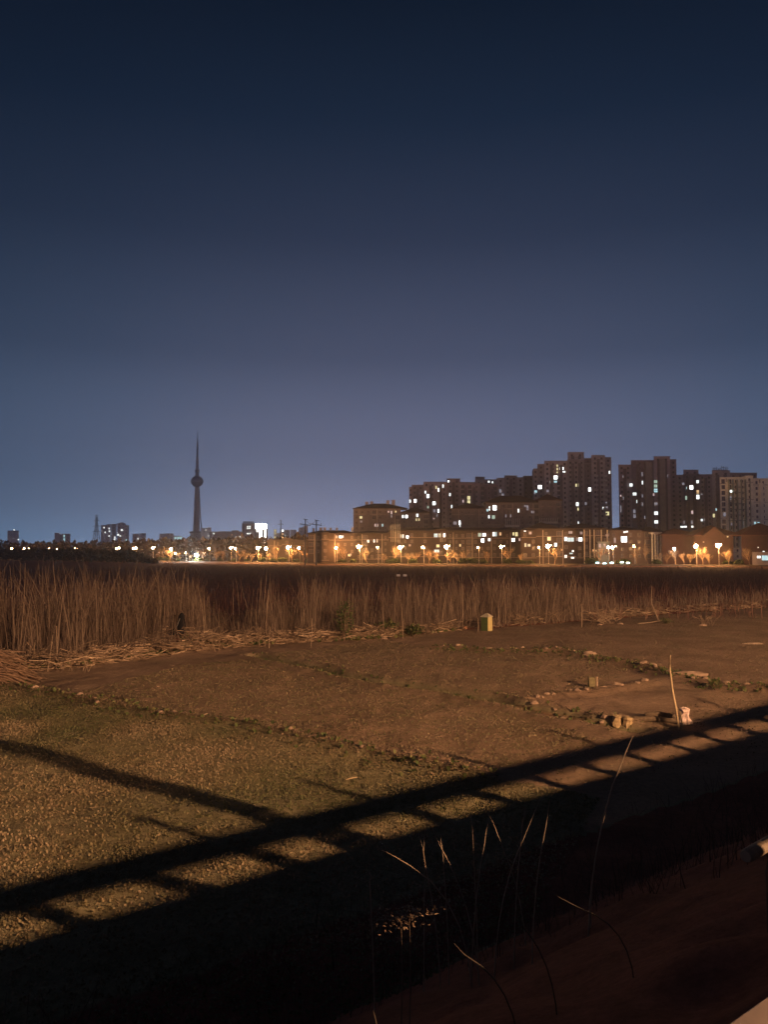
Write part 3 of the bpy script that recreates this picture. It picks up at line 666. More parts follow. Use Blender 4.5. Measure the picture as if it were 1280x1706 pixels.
# stems growing on the embankment, catching the light with their tips
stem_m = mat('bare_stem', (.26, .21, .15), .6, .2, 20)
stems = [((627,1411),(683,1442)), ((709,1375),(708,1445)), ((698,1393),(707,1432)), ((720,1378),(749,1438)), ((735,1391),(737,1413)),
         ((785,1355),(789,1417)), ((809,1345),(833,1399)), ((815,1364),(807,1408)), ((876,1345),(870,1394)), ((902,1328),(865,1415)),
         ((917,1333),(904,1408)), ((1019,1318),(1008,1358)), ((1055,1226),(1043,1253)), ((920,1488),(993,1525)), ((757,1572),(802,1609)),
         ((615,1452),(616,1468)), ((870,1540),(882,1556)), ((622,1684),(627,1706))]
order = sorted(range(len(stems)), key=lambda q: stems[q][0][0])
for rank, q_ in enumerate(order):
    (ax, ay), (bx, by) = stems[q_]
    m_ = gapn((ax+bx)/2, (ay+by)/2); dist = m_.y*(1.12 if ay > 1470 else 1)
    A = W(ax, ay, dist); B = W(bx, by, dist); dd = (B-A); rg = random.Random(q_)
    hl = max(.3, B.z-hz(B.x, B.y)); dn_ = dd.normalized(); q1 = B+dn_*hl*.35; foot = q1+Vector((dn_.x*hl*.2, 0, 0)); foot.z = hz(foot.x, foot.y)-.05; q1.z = max(q1.z, foot.z+.1)
    wig = Vector((rg.uniform(-.015, .015), 0, 0))
    k = MB(); cv = B+dn_*hl*.5; bz = [B*(1-t)**2+cv*2*t*(1-t)+foot*t*t for t in (1, .8, .6, .4, .2)]; k.tube(bz+[B, A.lerp(B, .5)+wig, A], [q*(1 if ay < 1470 else .5) for q in (.0065, .0062, .006, .0057, .0055, .005, .004, .002)], 6)
    tag(k.build('dry_weed', stem_m if ay < 1470 else mat('dark_stem', (.07, .055, .04), .6, .2, 20)), 'thin bare stem rising from the dark embankment, %s from the left' % ords[rank], 'stem', 'bare stems on the embankment')  # the low stems carry their shade as a darker colour
for qq, ((x0, y0), (x1, y1), n_, sz, lab) in enumerate((((628, 1534), (722, 1508), 60, .016, 'low bramble patch on the slope with its leaf tips catching light'),)):
    A_ = gapn(x0, y0); B_ = gapn(x1, y1); M_ = (A_+B_)/2; r = np.random.RandomState(qq+5); gz = hz(M_.x, M_.y)
    t_ = empty('bramble_patch', (M_.x, M_.y, gz), lab, 'bramble'); a_ = np.clip(.5+.25*r.randn(n_*4), 0, 1); X = A_.x+(B_.x-A_.x)*a_+r.randn(n_*4)*.03; Y = A_.y+(B_.y-A_.y)*a_+r.randn(n_*4)*.05
    top = A_.z+(B_.z-A_.z)*a_+.03*(vnoise(X*9+50, Y*9, 1, 3)-.3); Z = top-.07*r.rand(n_*4)**1.5
    P = np.zeros((n_*4, 3, 2, 3)); an = r.rand(n_*4)*6.28; tl = r.rand(n_*4)*1.2-.3
    d = np.stack([np.cos(an)*np.cos(tl), np.sin(an)*np.cos(tl), np.sin(tl)], 1); sd = np.stack([-np.sin(an), np.cos(an), 0*an], 1); b_ = np.stack([X, Y, Z], 1)
    for i_, (tt_, ww_) in enumerate(((0, .3), (.5, 1), (1, .15))): P[:, i_, 0] = b_+d*sz*tt_-sd*sz*.3*ww_; P[:, i_, 1] = b_+d*sz*tt_+sd*sz*.3*ww_
    o = ribbons('foliage', straw_m, P, r.rand(n_*4)); o.parent = t_; o.matrix_parent_inverse = PINV(t_)
    k = MB()
    for i_ in range(0, 2): k.tube([(X[i_], Y[i_], gz-.05), (X[i_]+.01, Y[i_], (gz+top[i_])/2), (X[i_], Y[i_], top[i_]-.01)], [.004, .003, .002], 4)
    k.build('canes', mat('twig_bark', (.14, .10, .07), .9, .3, 6), t_)
A_ = gapn(1243, 1428); B_ = gapn(1420, 1335); d = (B_-A_); d.z = 0; L_ = d.length; d.normalize(); nn = Vector((-d.y, d.x, 0)); zt_ = .3775*(11.68-DN.dot((A_+B_)/2))  # pipe added as a stand-in for a strip of light on the bank
P0_ = Vector((A_.x, A_.y, zt_+.012)); t_ = empty('water_pipe', (A_.x, A_.y, hz(A_.x, A_.y)), 'pale pipe catching light at the right edge behind thin twigs', 'pipe')
k = MB(); k.tube([P0_, P0_+d*.02, P0_+d*L_*1.3], [.022, .027, .027], 14); k.build('pipe', mat('pipe_concrete', (.22, .18, .13), .8, .25, 9, .4), t_)
for f_ in (.35, 1.1):
    q_ = P0_+d*L_*f_; k = MB(); k.tube([(q_.x, q_.y, hz(q_.x, q_.y)-.05), (q_.x, q_.y, q_.z-.04)], [.02, .02], 8); k.build('support', darkwood, t_)
for q_, (f0, f1) in enumerate(((.06, .12), (.20, .30), (.30, .20), (.40, .44))):
    b_ = A_+d*L_*f0-nn*.05; c_ = A_+d*L_*f1-nn*.05; k = MB(); k.tube([(b_.x, b_.y, zt_-.35), (b_.x, b_.y, zt_-.05), (c_.x, c_.y, zt_+.09)], [.004, .004, .002], 5)
    tag(k.build('thin_twig', mat('twig_bark', (.14, .10, .07), .9, .3, 6)), 'thin dark twig in front of the added pipe, %s from the left' % ords[q_], 'twig')

# ---------------------------------------------------------------- far street with lamps
PXY = ([-150, 0, 250, 450, 640, 1280, 1450], [720, 640, 480, 400, 350, 300, 292])
def YS(px): return float(np.interp(px, *PXY))
k = MB(); pl = [W(px, 922, YS(px)) for px in range(-150, 1451, 40)]
for a_, b_ in zip(pl[:-1], pl[1:]):
    k.poly([(a_.x, a_.y-2, .10), (b_.x, b_.y-2, .10), (b_.x, b_.y+10, .10), (a_.x, a_.y+10, .10)], [(0, 1, 2, 3)])
tag(k.build('street', asphalt), kind='structure')
k = MB()
for a_, b_ in zip(pl[:-1], pl[1:]):
    k.poly([(a_.x, a_.y-3.0, .0), (b_.x, b_.y-3.0, .0), (b_.x, b_.y-2, .0), (a_.x, a_.y-2, .0), (a_.x, a_.y-2.9, .22), (b_.x, b_.y-2.9, .22), (b_.x, b_.y-2.05, .22), (a_.x, a_.y-2.05, .22)], [(4, 5, 6, 7), (0, 1, 5, 4), (2, 3, 7, 6)])
tag(k.build('street_kerb', concrete), kind='structure')
k = MB(); xs_ = np.arange(-400, 240, 1.5); pr_ = [(-9, -.05), (-7.5, .35), (-6.2, .62), (-5.2, .60), (-4.2, .2), (-3.2, -.05)]
yc = np.interp(xs_, [p.x for p in pl], [p.y for p in pl]); rgb_ = random.Random(2); o_ = len(k.v)
for x_, y_ in zip(xs_, yc):
    bz = rgb_.uniform(.85, 1.2)
    for dy_, z_ in pr_: k.v.append((x_, y_+dy_+rgb_.uniform(-.2, .2), z_*bz if z_ > 0 else z_))
for i_ in range(len(xs_)-1):
    for j_ in range(5): a_ = o_+i_*6+j_; k.f.append((a_, a_+6, a_+7, a_+1)); k.m.append(0)
tag(k.build('field_bank', mat('bank_earth', (.05, .032, .024), .95, .3, 1, .5)), kind='structure')

def lampmats(nm, col, s): return emit('lamp_'+nm, col, s, True)
LK = {'o': ((1, .40, .11), 1100), 'O': ((1, .47, .15), 1900), 's': ((1, .50, .18), 260), 'w': ((.85, .97, 1), 330), 't': ((1, .48, .18), 420)}
lamps = [(19,914,'t'),(36,915,'t'),(40,914,'t'),(47,914,'t'),(82,914,'t'),(95,915,'t'),(124,914,'t'),(129,915,'t'),(148,914,'t'),(172,914,'t'),(194,914,'t'),(198,913,'t'),
         (222,914,'t'),(226,913,'o'),(254,913,'o'),(285,915,'O'),(292,922,'s'),(309,921,'s'),(327,925,'W'),(348,914,'o'),(384,913,'o'),(392,914,'o'),(429,913,'O'),(443,914,'O'),
         (480,912,'O'),(498,913,'o'),(535,912,'o'),(560,913,'o'),(598,911,'O'),(629,912,'s'),(667,912,'O'),(705,912,'o'),(744,911,'O'),(797,912,'s'),
         (835,911,'o'),(898,912,'s'),(913,910,'O'),(1014,912,'w'),(1021,912,'o'),(1057,910,'s'),(1124,914,'w'),(1160,910,'O'),(1197,909,'O')]
LK['W'] = ((1, .95, .8), 2600)
galv = mat('lamp_post_paint', (.45, .42, .38), .5, .1, 3)
lampproto = {}
def globe(k, c, r_, kk=10):
    k.lathe([(r_*math.sin(math.pi*q/8)+.001, -r_*math.cos(math.pi*q/8)) for q in range(9)], c, kk)
for ii, (px, py, kd) in enumerate(lamps):
    Y_ = YS(px)+(0 if kd != 't' else 20); top = W(px, py, Y_); H_ = top.z
    col, st = LK[kd]; rr = {'O': .72, 'o': .52, 's': .36, 't': .48, 'w': .44, 'W': .85}[kd]
    kindname = {'w': 'cool white', 'W': 'dazzling white'}.get(kd, 'orange sodium')
    lab = '%s street lamp beyond the field, %s from the left' % (kindname, ords[ii] if ii < len(ords) else 'last')
    if ii == len(lamps)-1: lab = 'bright orange street lamp farthest right in the roadside row'
    t_ = empty('street_lamp', (top.x, Y_, 0), lab, 'street lamp', 'street lamps along the far street')
    pr = .09 if kd != 't' else .1
    k = MB(); k.tube([(top.x+.45, Y_+.3, 0), (top.x+.45, Y_+.3, H_*.85), (top.x+.35, Y_+.3, H_+.25), (top.x, Y_+.1, H_+rr+.18)], [.13, pr, .06, .05], 8); k.build('pole', galv, t_)
    k = MB(); globe(k, (top.x, Y_, H_), rr); k.build('lamp_head', lampmats(kd, col, st*.68), t_)
    if kd in 'oO' and ii % 2 == 0:
        k = MB(); k.tube([(top.x+.45, Y_+.3, H_-.3), (top.x+1.3, Y_+.3, H_+.5)], [.05, .04], 6); k.build('arm', galv, t_)
        k = MB(); globe(k, (top.x+1.4, Y_+.3, H_+.45), .16); k.build('side_lamp', lampmats('s', *LK['s']), t_)

# bare street trees
bark = mat('tree_bark', (.28, .20, .13), .9, .25, 4)
def tree_meshes(seed, H=6.0):
    rg = random.Random(seed); tk = MB(); cr_ = MB()
    def grow(k, p, d, ln, r_, lev):
        pts = [p]; rs_ = [r_]; n = 3
        for q in range(n):
            d = (d+Vector((rg.gauss(0, .10), rg.gauss(0, .10), .05 if lev else 0))).normalized(); p = p+d*ln/n; pts.append(p); rs_.append(r_*(1-.45*(q+1)/n))
        k.tube(pts, rs_, 5 if lev < 2 else 3, cap=False)
        if lev < 5:
            for q in range(rg.choice((2, 3, 3)) if lev else 5):
                a_ = rg.uniform(0, 6.28); sp_ = rg.uniform(.35, .95); nd = (d+Vector((math.cos(a_)*sp_, math.sin(a_)*sp_, .12))).normalized()
                st = pts[rg.choice((2, 3))] if lev else pts[rg.choice((2, 3, 3))]
                grow(cr_, st, nd, ln*rg.uniform(.62, .92), r_*.62, lev+1)
    grow(tk, Vector((0, 0, -.1)), Vector((0, 0, 1)), H*.30, .15, 0)
    return tk, cr_
protos = []
for sd in range(5):
    tk, cr_ = tree_meshes(sd+3); protos.append((tk.mesh('trunk', bark), cr_.mesh('crown', bark)))
tpx = [262, 272, 283, 300, 316, 338, 360, 372, 398, 408, 418, 432, 450, 462, 486, 505, 550, 575, 612, 640, 655, 680, 693, 715, 728, 752, 762, 775, 812, 848, 870, 925, 1000, 1062, 1080, 1100, 1112, 1126, 1140, 1150, 1172, 1182, 1215, 1250]
tr = random.Random(9)
for ii, px in enumerate(tpx):
    Y_ = YS(px)+tr.uniform(1.5, 8); x_ = W(px, 922, Y_).x; mt, mc = tr.choice(protos)
    near = 'beyond the field'
    t_ = empty('street_tree', (x_, Y_, .05), 'bare leafless street tree %s, %s from the left' % (near, ords[ii] if ii < len(ords) else ('second last' if ii == len(tpx)-2 else 'last')), 'tree', 'bare trees along the far street')
    a_ = bpy.data.objects.new('trunk', mt); C.objects.link(a_); a_.parent = t_
    b_ = bpy.data.objects.new('crown', mc); C.objects.link(b_); b_.parent = t_
    t_.rotation_euler = (0, 0, tr.uniform(0, 6.28)); s_ = tr.uniform(.85, 1.5); t_.scale = (s_, s_, s_)
# dark evergreen shrubs at the street edge
bush = leafy('roadside_shrub', (0, 0, 0), 2.2, 1.35, 1500, .45, 'dark rounded evergreen shrub by the far street, first from the left', 31, dark_green)
bpx = [(268,1.0),(330,.8),(345,.7),(368,.9),(388,.8),(412,.8),(436,1.0),(495,.8),(278,1.0),(297,.7),(456,.9),(470,1.1),(515,.8),(545,.9),(570,.9),(588,.8),(650,.8),(660,.9),(688,1.0),(728,.9),(772,.9),(784,1.0),(795,.9),(806,.9),(845,1.0),(868,.9),(883,.8),(985,1.2),(1033,.9),(1043,.9),(1095,.8),(1215,.9),(1232,.9)]
for ii, (px, s_) in enumerate(bpx):
    Y_ = YS(px)+2.0+tr.random()*2; x_ = W(px, 922, Y_).x
    o = bush if ii == 0 else copy_thing(bush, (0, 0, 0), tr.uniform(0, 6), 1, 'dark rounded evergreen shrub by the far street, %s from the left' % ords[ii])
    o.location = (x_, Y_, 0); o.scale = (s_*1.25, s_*1.1, s_*tr.uniform(.85, 1.15)); o['group'] = 'shrubs along the far street'

# ---------------------------------------------------------------- buildings
wallA = mat('brown_render', (.33, .27, .28), .9, .12, .3); wallB = mat('grey_brown_render', (.38, .345, .345), .9, .12, .3)
wallG = mat('dim_grey_render', (.17, .145, .15), .9, .15, .4); wallN = mat('dark_red_render', (.065, .034, .031), .9, .15, .4); wallM = mat('dull_render', (.13, .10, .09), .9, .15, .4)
wallC = mat('cream_render', (.85, .80, .62), .9, .1, .3); wallD = mat('warm_brick', (.052, .038, .034), .9, .2, .8)
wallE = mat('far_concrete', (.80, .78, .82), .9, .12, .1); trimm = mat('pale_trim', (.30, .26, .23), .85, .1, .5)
rooft = mat('dark_roof_tile', (.055, .04, .04), .85, .25, 1.5, .4); roofr = mat('red_brown_tile', (.11, .05, .04), .85, .25, 1.5, .4)
glass = mat('dark_glass', (.09, .08, .09), .25, .2, .5)
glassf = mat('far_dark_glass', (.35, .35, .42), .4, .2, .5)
LIT = {'w': emit('lit_white', (.93, 1.0, .98), 1.7), 'W': emit('lit_bright', (.95, 1.0, .98), 4.0), 'y': emit('lit_yellow', (1.0, .88, .45), .95), 'c': emit('lit_cyan', (.55, .92, 1.0), .9),
       'd': emit('lit_dim', (.75, .72, .85), .28), 'o': emit('lit_orange', (1.0, .62, .3), .9), 'g': emit('lit_greenish', (.7, .95, .75), .55), 'p': emit('lit_pink', (1.0, .72, .7), .8)}
unit_cache = {}
def win_mesh(w_, h_, m_):
    key = (round(w_, 2), round(h_, 2), m_.name)
    if key not in unit_cache:
        k = MB(); k.box((-w_/2, -.03, -h_/2), (w_/2, .10, h_/2), 0)
        t_ = .09
        k.box((-w_/2-t_, -.10, -h_/2-t_), (-w_/2, .10, h_/2+t_), 1); k.box((w_/2, -.10, -h_/2-t_), (w_/2+t_, .10, h_/2+t_), 1)
        k.box((-w_/2, -.10, -h_/2-t_), (w_/2, .10, -h_/2), 1); k.box((-w_/2, -.10, h_/2), (w_/2, .10, h_/2+t_), 1)
        k.box((-.035, -.06, -h_/2), (.035, -.03, h_/2), 1)
        unit_cache[key] = k.mesh('window', [m_, trimm if m_ is not glassf else wallE])
    return unit_cache[key]
def place_windows(t_, cells, cap=96):
    """cells: (x, y, z, w, h, material). The first `cap` become window parts, the rest one stuff part"""
    rest = MB()
    for ii, (x, y, z, w_, h_, m_) in enumerate(cells):
        if ii < cap:
            o = bpy.data.objects.new('window', win_mesh(w_, h_, m_)); C.objects.link(o); o.parent = t_
            o.location = Vector((x, y, z))-Vector(t_.location)
            if m_.name.startswith('lit'): o['label'] = 'lit window, ' + m_.name[4:]
        else: rest.box((x-w_/2, y-.06, z-h_/2), (x+w_/2, y+.05, z+h_/2))
    if rest.v:
        o = rest.build('window', cells[-1][5], t_); o['kind'] = 'stuff'
def tone_of(w_, i_):
    if w_ not in (wallA, wallB): return w_
    f_ = (1.0, .72, 1.2, .85, 1.1, .5)[i_ % 6]; key = w_.name+'_tone_%d' % (i_ % 6); c_ = (.33, .27, .28) if w_ is wallA else (.38, .345, .345)
    return mat(key, tuple(x*f_ for x in c_), .9, .12, .3)
def block(name, label, Y, vols, lit, wall=wallA, depth=14, fl=3.0, cw=3.3, ww=1.4, wh=1.5, cat='apartment block', gl_=glass, zmin=3.5, band=True, skipdark=False, roofm=None, group=None, trim=None, pila=True):
    if cat == 'house': pila = False; band = False
    x0 = min(v_[0] for v_ in vols); x1 = max(v_[1] for v_ in vols)
    cx = W((x0+x1)/2, 922, Y).x; t_ = empty(name, (cx, Y, 0), label, cat, group)
    def rbox(kk, p, q):
        xa, xb = p[0], q[0]; f_ = q[1]/p[1]
        ya, yb = (xa*f_ if xa > 0 else xa), (xb*f_ if xb < 0 else xb)
        ya = min(ya, xb-.5); yb = max(yb, xa+.5)
        kk.poly([(xa, p[1], p[2]), (xb, p[1], p[2]), (yb, q[1], p[2]), (ya, q[1], p[2]), (xa, p[1], q[2]), (xb, p[1], q[2]), (yb, q[1], q[2]), (ya, q[1], q[2])],
                [(0,3,2,1),(4,5,6,7),(0,1,5,4),(1,2,6,5),(2,3,7,6),(3,0,4,7)])
    k = MB(); litc = []; dark = []; rg = random.Random(int(x0*7+Y))
    def pb1(p, q, nm, m_=None):
        kk = MB(); (rbox(kk, p, q) if nm == 'parapet' else kk.box(p, q)); kk.build(nm, m_ or trim or trimm, t_)
    for (a, b_, yt, dy) in vols:
        yf = Y+dy; A = W(a, yt, yf); B = W(b_, yt, yf); z = A.z
        kw = MB(); rbox(kw, (A.x, yf, -.2), (B.x, Y+depth+dy*.3, z))
        vi = vols.index((a, b_, yt, dy)); kw.build('wall', tone_of(wall, vi) if band else wall, t_)
        if band and pila and B.x-A.x > 6 and z > 20:
            for fq in ((.3, .72) if B.x-A.x > 10 else (.5,)):
                xc = A.x+(B.x-A.x)*fq; pb1((xc-.9, yf-.5, 3), (xc+.9, yf-.003, z-2.2), 'bay', tone_of(wall, 5))
        pb1((A.x-.15, yf-.25, z), (B.x+.15, Y+depth+dy*.3+.25, z+.35), 'parapet', wall)
    def frontat(px):
        best = None
        for (a, b_, yt, dy) in vols:
            if a <= px <= b_: 
                if best is None or dy < best[3]: best = (a, b_, yt, dy)
        return best or min(vols, key=lambda q: abs((q[0]+q[1])/2-px))
    for L_ in lit:
        px, py, kd = L_[:3]; w_, h_ = (L_[3:5] if len(L_) > 3 else (3.6, 4.0)); v_ = frontat(px); yf = Y+v_[3]; P = W(px, py, yf)
        litc.append((P.x, yf-.08, P.z, w_/F*yf, h_/F*yf, LIT[kd]))
    for (a, b_, yt, dy) in vols:
        yf = Y+dy; A = W(a, yt, yf); B = W(b_, yt, yf); n = max(1, int((B.x-A.x)/cw)); st = (B.x-A.x)/n; nf = int((A.z-1.2)/fl)
        bw = 0
        for q in range(n):
            x = A.x+(q+.5)*st; bw = rg.choice((0, 0, 1, 1, 2, 3)) if n > 2 else 0
            if bw == 3: continue
            if pila and (q % 3 == 1) and n > 3: pb1((x-st/2-.2, yf-.22, 0), (x-st/2+.2, yf-.002, A.z-.3), 'pilaster')
            for f_ in range(nf):
                z = A.z-1.9-f_*fl
                if z < zmin: break
                if any(abs(x-c_[0]) < (c_[3]+ww)/2+.15 and abs(z-c_[2]) < (c_[4]+wh)/2+.15 for c_ in litc): continue
                wv, hv_ = ((ww*.85, wh*.9), (ww*.6, wh*.8), (ww*1.6, wh*1.35))[bw]
                dark.append((x, yf-.08, z, wv, hv_, gl_))
        if band:
            for f_ in range(0, nf, 3):
                z = A.z-.35-f_*fl-2.9
                if z > zmin-1: pb1((A.x-.08, yf-.16, z), (B.x+.08, yf-.003, z+.22), 'floor_band')
    rg.shuffle(dark)
    dark.sort(key=lambda c_: -c_[2]+rg.random()*6)
    if not skipdark: place_windows(t_, litc+dark)
    else: place_windows(t_, litc)
    return t_
def hip(t_, name, x0, x1, ye, yr, Y, depth, m_, inset=.5, over=.5, gable=False):
    A = W(x0, ye, Y); B = W(x1, ye, Y); R = W((x0+x1)/2, yr, Y+depth/2); zr = R.z; z = A.z
    xa, xb, ya, yb = A.x-over, B.x+over, Y-over, Y+depth+over; ins = min((xb-xa)/2-.1, inset*depth)
    k = MB(); ym = (ya+yb)/2
    k.poly([(xa, ya, z+.02), (xb, ya, z+.02), (xb, yb, z+.02), (xa, yb, z+.02), (xa, ya, z+.25), (xb, ya, z+.25), (xb, yb, z+.25), (xa, yb, z+.25), (xa+ins, ym, zr), (xb-ins, ym, zr)],
           [(0, 3, 2, 1), (0, 1, 5, 4), (1, 2, 6, 5), (2, 3, 7, 6), (3, 0, 4, 7), (4, 5, 9, 8), (5, 6, 9), (6, 7, 8, 9), (7, 4, 8)])
    return k.build(name, m_, t_)
def chimney(t_, roof, px0, px1, yt, yb, Y):
    A = W(px0, yt, Y); B = W(px1, yb, Y); k = MB(); k.box((A.x, Y, B.z-1.5), (B.x, Y+1.4, A.z)); k.box((A.x-.12, Y-.12, A.z), (B.x+.12, Y+1.52, A.z+.2))
    o = k.build('chimney', wallB, roof); o.matrix_parent_inverse = roof.matrix_parent_inverse @ roof.matrix_parent_inverse.inverted() if False else o.matrix_parent_inverse
    o.parent = roof; o.matrix_parent_inverse = PINV(t_) if False else mat_inv(roof)
def mat_inv(roof):
    from mathutils import Matrix
    # roof geometry is in world space, its parent only shifts it back: undo that shift once
    return Matrix.Identity(4)

# far left skyline (about 1.5 to 2 km away)
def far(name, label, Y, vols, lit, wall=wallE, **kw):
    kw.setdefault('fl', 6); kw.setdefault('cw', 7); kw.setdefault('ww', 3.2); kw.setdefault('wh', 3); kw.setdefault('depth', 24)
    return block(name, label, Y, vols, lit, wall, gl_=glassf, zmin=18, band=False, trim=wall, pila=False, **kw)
S = (2.2, 2.2)
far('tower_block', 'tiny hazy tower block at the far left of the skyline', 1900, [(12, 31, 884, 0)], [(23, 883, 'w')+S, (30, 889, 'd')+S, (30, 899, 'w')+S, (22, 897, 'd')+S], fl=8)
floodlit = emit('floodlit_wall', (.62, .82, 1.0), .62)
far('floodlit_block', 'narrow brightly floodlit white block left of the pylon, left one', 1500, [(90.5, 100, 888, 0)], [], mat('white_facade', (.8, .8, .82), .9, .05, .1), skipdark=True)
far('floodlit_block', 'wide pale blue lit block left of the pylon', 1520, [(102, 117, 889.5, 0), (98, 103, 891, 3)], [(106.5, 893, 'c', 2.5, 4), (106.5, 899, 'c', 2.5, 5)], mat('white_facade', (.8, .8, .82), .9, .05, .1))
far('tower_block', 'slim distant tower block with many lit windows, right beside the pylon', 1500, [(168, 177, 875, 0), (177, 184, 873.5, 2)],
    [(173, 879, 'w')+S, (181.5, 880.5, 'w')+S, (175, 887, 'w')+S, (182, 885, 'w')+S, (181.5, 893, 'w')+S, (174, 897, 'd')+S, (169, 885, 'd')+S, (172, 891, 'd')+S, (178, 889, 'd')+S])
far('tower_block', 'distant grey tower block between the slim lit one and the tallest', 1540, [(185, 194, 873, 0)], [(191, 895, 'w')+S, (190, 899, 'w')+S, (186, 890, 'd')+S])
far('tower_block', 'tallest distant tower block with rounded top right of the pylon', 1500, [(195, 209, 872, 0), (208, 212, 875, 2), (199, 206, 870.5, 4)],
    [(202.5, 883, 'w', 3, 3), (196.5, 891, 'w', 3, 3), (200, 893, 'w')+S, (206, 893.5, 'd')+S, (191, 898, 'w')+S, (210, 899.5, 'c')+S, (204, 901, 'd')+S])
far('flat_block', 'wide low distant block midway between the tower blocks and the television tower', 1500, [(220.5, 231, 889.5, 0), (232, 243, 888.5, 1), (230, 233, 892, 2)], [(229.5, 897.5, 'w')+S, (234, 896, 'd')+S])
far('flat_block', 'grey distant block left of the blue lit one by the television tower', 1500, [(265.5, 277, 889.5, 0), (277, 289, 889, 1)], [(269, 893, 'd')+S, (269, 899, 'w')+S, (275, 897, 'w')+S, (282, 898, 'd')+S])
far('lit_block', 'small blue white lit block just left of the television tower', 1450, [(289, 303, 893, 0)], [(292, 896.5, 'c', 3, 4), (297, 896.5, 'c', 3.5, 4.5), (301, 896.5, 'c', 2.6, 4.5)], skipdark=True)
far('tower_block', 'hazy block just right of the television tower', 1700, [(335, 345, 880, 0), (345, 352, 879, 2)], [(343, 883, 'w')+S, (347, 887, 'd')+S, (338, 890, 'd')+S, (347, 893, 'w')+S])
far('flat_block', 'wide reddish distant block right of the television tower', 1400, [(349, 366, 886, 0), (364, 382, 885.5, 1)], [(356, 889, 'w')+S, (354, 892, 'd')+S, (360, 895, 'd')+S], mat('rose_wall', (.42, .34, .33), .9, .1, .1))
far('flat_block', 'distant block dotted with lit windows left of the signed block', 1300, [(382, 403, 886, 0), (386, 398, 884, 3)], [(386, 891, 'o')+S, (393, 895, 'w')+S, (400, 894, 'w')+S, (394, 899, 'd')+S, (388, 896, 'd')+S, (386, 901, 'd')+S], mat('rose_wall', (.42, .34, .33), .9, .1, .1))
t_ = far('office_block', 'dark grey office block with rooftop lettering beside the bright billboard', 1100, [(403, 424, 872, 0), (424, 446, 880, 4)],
    [(412.5, 877.5, 'w', 2.4, 2), (416, 877.5, 'w', 2.4, 2), (412.5, 880.3, 'w', 2.4, 2), (416, 880.3, 'w', 2.4, 2), (413, 889, 'w', 3.2, 2), (417, 889, 'w', 3, 2), (413, 898.5, 'g', 2.6, 3), (417, 898.5, 'g', 2.6, 3), (408, 893, 'd')+S, (444, 883, 'w')+S, (445, 889, 'o')+S, (443, 897, 'd')+S, (444, 876, 'o')+S],
    mat('office_wall', (.30, .31, .36), .9, .1, .1), fl=5)
k = MB()
for ii in range(6):
    A = W(405+ii*3, 871.5, 1101); B = W(407.1+ii*3, 868.4, 1101); k.box((A.x, 1101, A.z+.3), (B.x, 1101.6, B.z)); k.box((A.x+.3, 1102, A.z-.6), (A.x+.6, 1102.3, B.z-.3))
k.build('rooftop_sign', mat('sign_dark', (.06, .06, .08), .7, .1, .3), t_)
LW = emit('billboard_white', (1.0, .97, .88), 40); LS = emit('strip_white', (1.0, .95, .85), 6)
t_ = empty('led_billboard', (W(434, 922, 1080).x, 1080, 0), 'dazzling white rooftop billboard with two glowing vertical strips', 'billboard')
def pan(x0, x1, y0, y1, Y_, nm='light_strip', m_=LS, d_=.6):
    A = W(x0, y1, Y_); B = W(x1, y0, Y_); k = MB(); k.box((A.x, Y_, A.z), (B.x, Y_+d_, B.z)); o_ = k.build(nm, m_, t_); k = MB(); k.box((A.x-.1, Y_+d_+.01, A.z-.1), (B.x+.1, Y_+d_+.3, B.z+.1)); k.build('panel_housing', mat('frame_dark', (.03, .03, .035), .8, .1, .3), t_); return o_  # dark box added behind each panel keeps its light off the wall
pan(425.5, 444, 872.5, 881, 1080, 'lit_panel', LW); pan(431.5, 436.5, 882.3, 905, 1080); pan(440.5, 443, 882.3, 905, 1080); pan(427.5, 430, 882.3, 886, 1080)
k = MB(); A = W(424.5, 908, 1081); B = W(445, 871, 1081); [k.box((A.x+q*4.1, 1081, 0), (A.x+q*4.1+.7, 1082, B.z)) for q in range(5)]; k.build('support_frame', mat('frame_dark', (.03, .03, .035), .8, .1, .3), t_)
far('flat_block', 'slender lit block left of the lattice mast', 1500, [(456, 461, 882, 0), (461, 468, 888, 2)], [(458.5, 884, 'y', 2.6, 3), (458.5, 889, 'y', 2.6, 3), (458, 895, 'y', 2.6, 3), (463, 889, 'd')+S])
far('tower_block', 'distant block behind the lattice mast with orange lights', 1480, [(468, 482, 883, 0)], [(471, 884, 'W', 3, 3), (471, 890, 'o', 3, 3), (471.5, 896, 'o', 3, 4), (474.5, 892.5, 'w')+S, (464, 896, 'd')+S, (472, 900, 'w')+S])
far('tower_block', 'slim hazy distant tower left of the power poles, first of two', 1900, [(484, 494, 883, 0), (480, 483, 884, 1)], [], fl=9)
far('tower_block', 'slim hazy distant tower right behind the power poles', 2100, [(498, 505, 879, 0), (505, 513, 876, 2)], [], fl=9)

